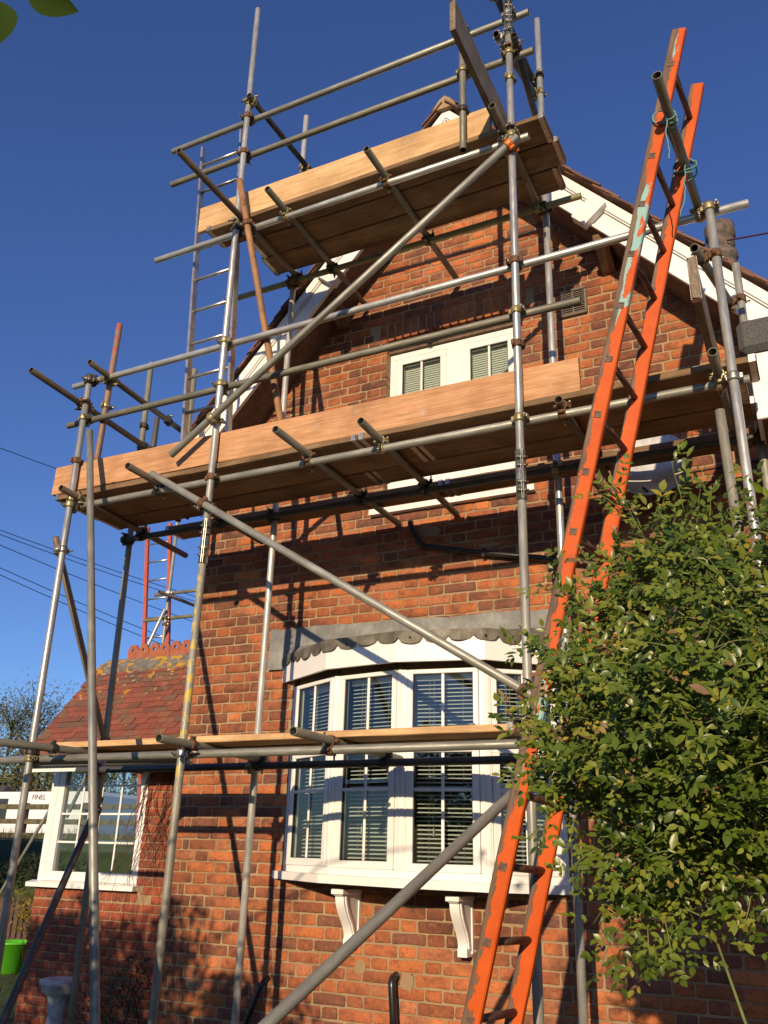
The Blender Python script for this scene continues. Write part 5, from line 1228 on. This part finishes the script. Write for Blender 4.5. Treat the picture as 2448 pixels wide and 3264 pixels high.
# ================================================================== trees and shrubs
def crown_leaves(mb, c, rad, n, L, w_, rnd, squash=1.0, droop=-.2):
    for _ in range(n):
        while True:
            u = V(rnd.uniform(-1, 1), rnd.uniform(-1, 1), rnd.uniform(-1, 1))
            if u.length < 1: break
        u = u.normalized()*(u.length**.5); p = c+V(u.x*rad, u.y*rad, u.z*rad*squash)
        leaf_quad(mb, p, V(rnd.uniform(-1, 1), rnd.uniform(-1, 1), rnd.uniform(-1, .5)+droop), V(rnd.uniform(-.6, .6), rnd.uniform(-.9, .3), 1), L*rnd.uniform(.7, 1.3), w_*rnd.uniform(.7, 1.3), rnd.random(), .25, 2)
def tree(name, label, base, h, clumps, mat, rnd, L=.06, w_=.03, n=60, rad=.3, group=None, tr=.08, squash=.8):
    t = thing(name, label, 'tree', base, group); b_ = V(*base); m_ = MB()
    m_.path([b_, b_+V(.03, .02, h*.35), b_+V(-.03, .05, h*.7)], tr, 8, None, 0, tr*.5); lf = MB()
    for c in clumps:
        c = V(*c); f = rnd.uniform(.35, .75); s_ = b_+V(0, .03, h*f)
        m_.path([s_, s_.lerp(c, .5)+V(0, 0, .12), c], tr*.32, 5, None, 0, tr*.08); crown_leaves(lf, c, rad*rnd.uniform(.7, 1.3), n, L, w_, rnd, squash)
    m_.build('trunk', M['bark'], t); stuff(lf.build('crown', M[mat], t)); return t
rr = random.Random(61)
# small tree left of the viewer: its twig hangs into the top left corner, its crown shades the porch foot
cl = []
while len(cl) < 270:
    x = rr.uniform(-6.7, -1.6); top = 1.40 if x < -4.4 else (1.40-(x+4.4)*.38 if x < -2.6 else .67-(x+2.6)*.3); top += .10*math.sin(x*6.3)
    cl.append((x, .3+rr.uniform(-.6, .3), H0+top-.22-1.45*rr.random()**1.6))
ot = tree('garden_tree', 'small garden tree beside the viewer, one leafy twig hanging in at the top left corner', (-4.6, .2, 0), 2.6, cl, 'leaf_tree', rr, .07, .042, 85, .25, None, .07)
tw = MB(); lf = []
pth = [P(-3.3, .35, .95), P(-2.4, .45, 1.35), P(-1.6, .55, 1.42), P(-1.12, .60, 1.335), P(-1.0, .622, 1.315), P(-.975, .63, 1.283)]
tw.path(pth, .012, 6, None, 0, .002); tw.build('branch', M['bark'], ot)
for (p, d, n_, L, w_) in ((P(-1.036, .615, 1.283), V(.05, .03, -1), V(.7, -.7, .1), .088, .062), (P(-.985, .625, 1.283), V(.9, .40, -.42), V(.35, -.6, -.6), .088, .046), (P(-1.10, .6, 1.335), V(-.4, .1, -.6), V(.4, -.7, .4), .07, .04), (P(-1.25, .6, 1.37), V(.2, -.2, .6), V(.4, -.7, .4), .07, .04)):
    m_ = MB(); leaf_quad(m_, p, d, n_, L, w_, .55, .30, 9); m_.build('leaf', M['leaf_corner'], ot)
# trees behind the viewer, mirrored in the window panes
for i, (x, y, h) in enumerate(((-4.5, -15, 5.0), (.8, -17, 5.3), (5.5, -15.5, 5.2), (-9.5, -14, 5.4))):
    cl = [(x+rr.uniform(-1.9, 1.9), y+rr.uniform(-1.4, 1.4), h*rr.uniform(.35, .97)) for _ in range(46)]
    tree('garden_tree', ['broad tree mirrored dark in the left lights of the bow window', 'tree mirrored in the tall third light of the bow window', 'tree far right behind the viewer, mirrored in the panes', 'tree far left behind the viewer, mirrored in the porch window'][i], (x, y, 0), h, cl, 'leaf_dark', rr, .16, .09, 90, .55, 'trees behind the viewer', .12)
# tall thin-leaved trees beyond the road
for i, (d, az_, h) in enumerate(((46, -.01, 10.2), (50, .035, 9.6), (44, -.05, 9.8), (52, .075, 8.6), (48, -.09, 10.5))):
    bx = -.825*d+az_*d; by = .76*d; t = thing('tall_tree', ['hazy thin-leaved tree at the left edge, tallest in the far row', 'hazy thin-leaved tree in the far row, second from the left edge', 'hazy thin-leaved tree at the very edge of the far row', 'lower hazy tree of the far row, next to the porch roof', 'outermost hazy tree of the far row, mostly out of the picture'][i], 'tree', (bx, by, .4), 'far row of trees'); m_ = MB(); lf = MB()
    m_.path([V(bx, by, 0), V(bx, by, h*.8)], .16, 6, None, 0, .05)
    for k_ in range(34):
        a = rr.uniform(0, 6.283); hh = rr.uniform(.18, .8)*h; p = V(bx, by, hh); q = p+V(math.cos(a)*rr.uniform(.6, 1.7), math.sin(a)*rr.uniform(.6, 1.7), rr.uniform(.9, 2.4))
        m_.path([p, p.lerp(q, .5)+V(0, 0, -.1), q], .03, 4, None, 0, .008)
        for j in range(85):
            c = p.lerp(q, rr.uniform(.2, 1.05))+V(rr.gauss(0, .28), rr.gauss(0, .28), rr.gauss(0, .28)); leaf_quad(lf, c, V(rr.uniform(-1, 1), rr.uniform(-1, 1), rr.uniform(-.6, 1)), V(rr.uniform(-1, 1), -.6, .6), .20, .06, rr.random(), .2, 2)
    m_.build('trunk', M['bark'], t); stuff(lf.build('crown', M['leaf_far'], t))
# tall hedge of canes behind the road
hd = thing('tall_hedge', 'tall yellowish green hedge with cane stems beyond the van', 'hedge', (-27, 26, .5)); m_ = MB(); lf = MB()
for k_ in range(150):
    f = rr.uniform(0, 1); x = -36+f*17; y = 25.5+f*4+rr.uniform(-.7, .7); h = rr.uniform(3.9, 5.0); p = V(x, y, .4); q = p+V(rr.uniform(-.25, .25), rr.uniform(-.25, .25), h)
    m_.path([p, q], .03, 4, None, 0, .012)
    for j in range(110):
        c = p.lerp(q, rr.uniform(.25, 1.04))+V(rr.gauss(0, .22), rr.gauss(0, .22), rr.gauss(0, .1)); leaf_quad(lf, c, V(rr.uniform(-1, 1), rr.uniform(-1, 1), rr.uniform(-1, .6)), V(rr.uniform(-1, 1), -.6, .6), .22, .09, rr.random(), .2, 2)
m_.build('stems', M['twig_brown'], hd); stuff(lf.build('foliage', M['leaf_far'], hd))
# shrubs by the porch
def shrub(name, label, c, rad, n, mat, L, w_, seed, squash=.8):
    r_ = random.Random(seed); t = thing(name, label, 'shrub', (c[0], c[1], 0)); lf = MB(); m_ = MB()
    for k_ in range(14):
        q = V(*c)+V(r_.uniform(-1, 1)*rad, r_.uniform(-1, 1)*rad, r_.uniform(-.4, .8)*rad*squash); b_ = V(c[0]+r_.uniform(-.1, .1), c[1]+r_.uniform(-.1, .1), -.01)
        m_.path([b_, b_.lerp(q, .6)+V(0, 0, .05), q], .008, 5, None, 0, .003); crown_leaves(lf, q, rad*.42, n//14, L, w_, r_, squash)
    m_.build('stem', M['twig_brown'], t); stuff(lf.build('foliage', M[mat], t)); return t
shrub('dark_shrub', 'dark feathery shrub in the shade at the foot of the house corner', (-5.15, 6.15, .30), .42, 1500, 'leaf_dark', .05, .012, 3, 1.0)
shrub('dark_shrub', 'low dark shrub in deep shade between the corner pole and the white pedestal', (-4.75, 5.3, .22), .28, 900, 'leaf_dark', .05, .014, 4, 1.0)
shrub('yellow_shrub', 'small yellow leaved shrub beside the porch corner', (-9.6, 9.3, .75), .35, 700, 'leaf_yellow', .05, .03, 5)
shrub('garden_shrub', 'green leafy plant growing above the lime green tub', (-9.9, 9.75, .55), .32, 600, 'leaf_tree', .07, .035, 6)
shrub('bank_shrub', 'dark green bramble clump on the grass bank', (-12.8, 12.2, 1.0), .8, 1500, 'leaf_dark', .08, .04, 7, .6)
# ================================================================== small things in the garden and beyond
pd = MB(); pd.lathe([(0, -.0), (.16, 0), (.16, .05), (.12, .08), (.095, .12), (.075, .16), (.07, .30), (.085, .36), (.09, .40), (.11, .43), (.15, .45), (.15, .49), (.17, .50), (.175, .535), (.14, .545), (0, .53)], 20, (-6.02, 6.2, -.0))
o = pd.build('stone_pedestal', M['stone_white']); tag(o, 'weathered white stone pedestal in front of the porch wall', 'pedestal')
tbm = MB(); tbm.lathe([(0, .01), (.20, .01), (.27, .36), (.285, .36), (.285, .385), (.26, .385), (.20, .03), (0, .03)], 22, (-10.18, 9.5, 0)); o = tbm.build('garden_tub', M['tub_green']); tag(o, 'lime green plastic tub standing on the lawn', 'tub')
pk = thing('picket_fence', 'brown wooden picket fence behind the lime green tub', 'fence', (-11, 10.2, 0))
pkm = MB(); pkm.prism([V(-.04, 0, .12), V(.04, 0, .12), V(.04, 0, .84), V(0, 0, .90), V(-.04, 0, .84)], (0, .02, 0)); pke = pkm.mesh('picket'); pke.materials.append(M['fence_dark'])
for i in range(26): add('picket', pke, None, pk, Matrix.Translation((-12.4+i*.115, 10.15, rr.uniform(-.01, .01))) @ Matrix.Rotation(R(rr.uniform(-1, 1)), 4, 'Y'))
for zz in (.28, .68): m_ = MB(); m_.box((-12.5, 10.172, zz), (-9.45, 10.21, zz+.07)); m_.build('rail', M['fence_dark'], pk)
rf = thing('rail_fence', 'mossy wooden post and rail fence on top of the bank', 'fence', (-15, 14.5, 1.4))
for i in range(12):
    x = -26+i*1.7; m_ = MB(); m_.bbox((x-.06, 14.42, 1.2), (x+.06, 14.54, 2.47), .01); m_.build('post', M['fence_green'], rf)
    for zz in (1.80, 2.08, 2.38): m_ = MB(); m_.bbox((x-.05, 14.37, zz-.05+rr.uniform(-.01, .01)), (x+1.68, 14.415, zz+.06), .008); m_.build('rail', M['fence_green'], rf)
# white van behind the fence
van = thing('white_van', 'white van parked beyond the post and rail fence', 'van', (-20.2, 19.3, .5))
MWV = Matrix.Translation((-20.4, 19.4, .94)) @ Matrix.Rotation(R(6), 4, 'Z')
prof = [(-2.6, .35), (-2.62, 1.0), (-2.5, 1.15), (-1.75, 1.30), (-1.2, 2.0), (-1.0, 2.08), (2.45, 2.10), (2.55, 2.0), (2.6, .35)]
vm = MB(); vm.prism([V(x, -.9, z_) for x, z_ in prof], (0, 1.8, 0)); vm.build('body', M['van_white'], van, MWV)
vm = MB(); vm.prism([V(-1.62, -.906, 1.32), V(-.55, -.906, 1.32), V(-.55, -.906, 1.9), V(-1.12, -.906, 1.9)], (0, .004, 0)); vm.build('side_window', M['dark_glass'], van, MWV)
for x in (-1.75, 1.6):
    wm = MB(); wm.tube((x, -.93, .36), (x, -.70, .36), .35, None, 20); w_o = wm.build('tyre', M['tyre'], van, MWV); wm = MB(); wm.tube((x, -.945, .36), (x, -.931, .36), .20, None, 16); wm.build('rim', M['coupler_steel'], w_o, MWV)
def text_obj(body, size, mw, mat, parent, name='lettering'):
    cu = bpy.data.curves.new(name, 'FONT'); cu.body = body; cu.size = size; cu.extrude = .002; cu.align_x = 'CENTER'
    to = bpy.data.objects.new('tmp', cu); col.objects.link(to); dg = bpy.context.evaluated_depsgraph_get(); me = bpy.data.meshes.new_from_object(to.evaluated_get(dg)); bpy.data.objects.remove(to)
    me.materials.clear(); return add(name, me, mat, parent, mw)
text_obj('FINEL', .19, MWV @ Matrix.Translation((.50, -.908, 1.88)) @ Matrix.Rotation(R(90), 4, 'X'), M['lettering'], van)
# dark vehicle just inside the left edge
car = thing('grey_vehicle', 'grey vehicle with a wing mirror cut off by the left edge', 'vehicle', (-12.6, 10.9, 0)); MWC = Matrix.Translation((-13.95, 11.0, .35)) @ Matrix.Rotation(R(-20), 4, 'Z')
cm_ = MB(); cm_.prism([V(-2.0, -.8, .3), V(-2.0, -.8, 1.9), V(.15, -.8, 1.9), V(.45, -.8, 1.2), V(.5, -.8, .3)], (0, 1.6, 0)); cm_.build('body', M['car_grey'], car, MWC)
cm_ = MB(); cm_.prism([V(-.9, -.806, 1.15), V(.34, -.806, 1.15), V(.1, -.806, 1.75), V(-.9, -.806, 1.75)], (0, .004, 0)); cm_.build('window', M['dark_glass'], car, MWC)
cm_ = MB(); cm_.bbox((.40, -1.05, 1.05), (.50, -.85, 1.32), .03); cm_.build('wing_mirror', M['coupler_steel'], car, MWC)
cm_ = MB(); cm_.tube((-.9, -.83, .3), (-.9, -.6, .3), .34, None, 18); cm_.build('wheel', M['tyre'], car, MWC)
# far house with a dark roof
MWH = Matrix.Translation((-3.9, 1.5, -.45))
fh = thing('far_house', 'pale distant house with a dark tiled roof at the left edge', 'house', (-26, 21.5, .4)); m_ = MB(); m_.box((-29, 22, .3), (-24.2, 27, 2.6)); m_.build('wall', M['render_pale'], fh, MWH)
m_ = MB(); m_.prism([V(-29.3, 21.6, 2.55), V(-29.3, 24.5, 4.3), V(-29.3, 27.4, 2.55)], (3.0, 0, 0)); m_.prism([V(-26.3, 21.6, 2.55), V(-26.3, 24.5, 4.3), V(-26.3, 27.4, 2.55), V(-23.9, 27.4, 2.55), V(-23.9, 21.6, 2.55)][:3], (.6, 0, 0)); m_.quad((-25.7, 21.6, 2.55), (-23.9, 21.6, 2.55), (-25.7, 24.5, 4.3), (-25.7, 24.5, 4.3)); m_.quad((-23.9, 21.6, 2.55), (-23.9, 27.4, 2.55), (-25.7, 24.5, 4.3), (-25.7, 24.5, 4.3)); m_.build('roof', M['roof_slate'], fh, MWH)
m_ = MB(); m_.box((-28, 21.985, 1.2), (-26.8, 21.999, 2.2)); m_.build('window', M['dark_glass'], fh, MWH)
# overhead wires
for i, (a, b_, lb_) in enumerate((((-.80, .61, .430), (-.62, .78, .372), 'topmost single overhead wire at the left edge'), ((-.82, .64, .345), (-.60, .80, .268), 'upper wire of the close pair crossing the sky at the left'), ((-.82, .642, .340), (-.60, .80, .262), 'lower wire of the close pair crossing the sky at the left'), ((-.82, .65, .328), (-.60, .80, .236), 'lone overhead wire under the close pair'), ((-.82, .66, .302), (-.60, .80, .205), 'second lowest overhead wire at the left'), ((-.82, .662, .294), (-.60, .80, .196), 'lowest overhead wire at the left'))):
    a, b_ = V(*a)*46, V(*b_)*58; a.z += H0; b_.z += H0; e = a+(a-b_)*.35; pts = []
    for k_ in range(13): f = k_/12; p = e.lerp(b_, f); p.z -= 1.0*4*f*(1-f)*.25; pts.append(p)
    m_ = MB(); m_.path(pts, .022, 4); o = m_.build('overhead_wire', M['wire']); tag(o, lb_, 'wire', 'overhead wires')
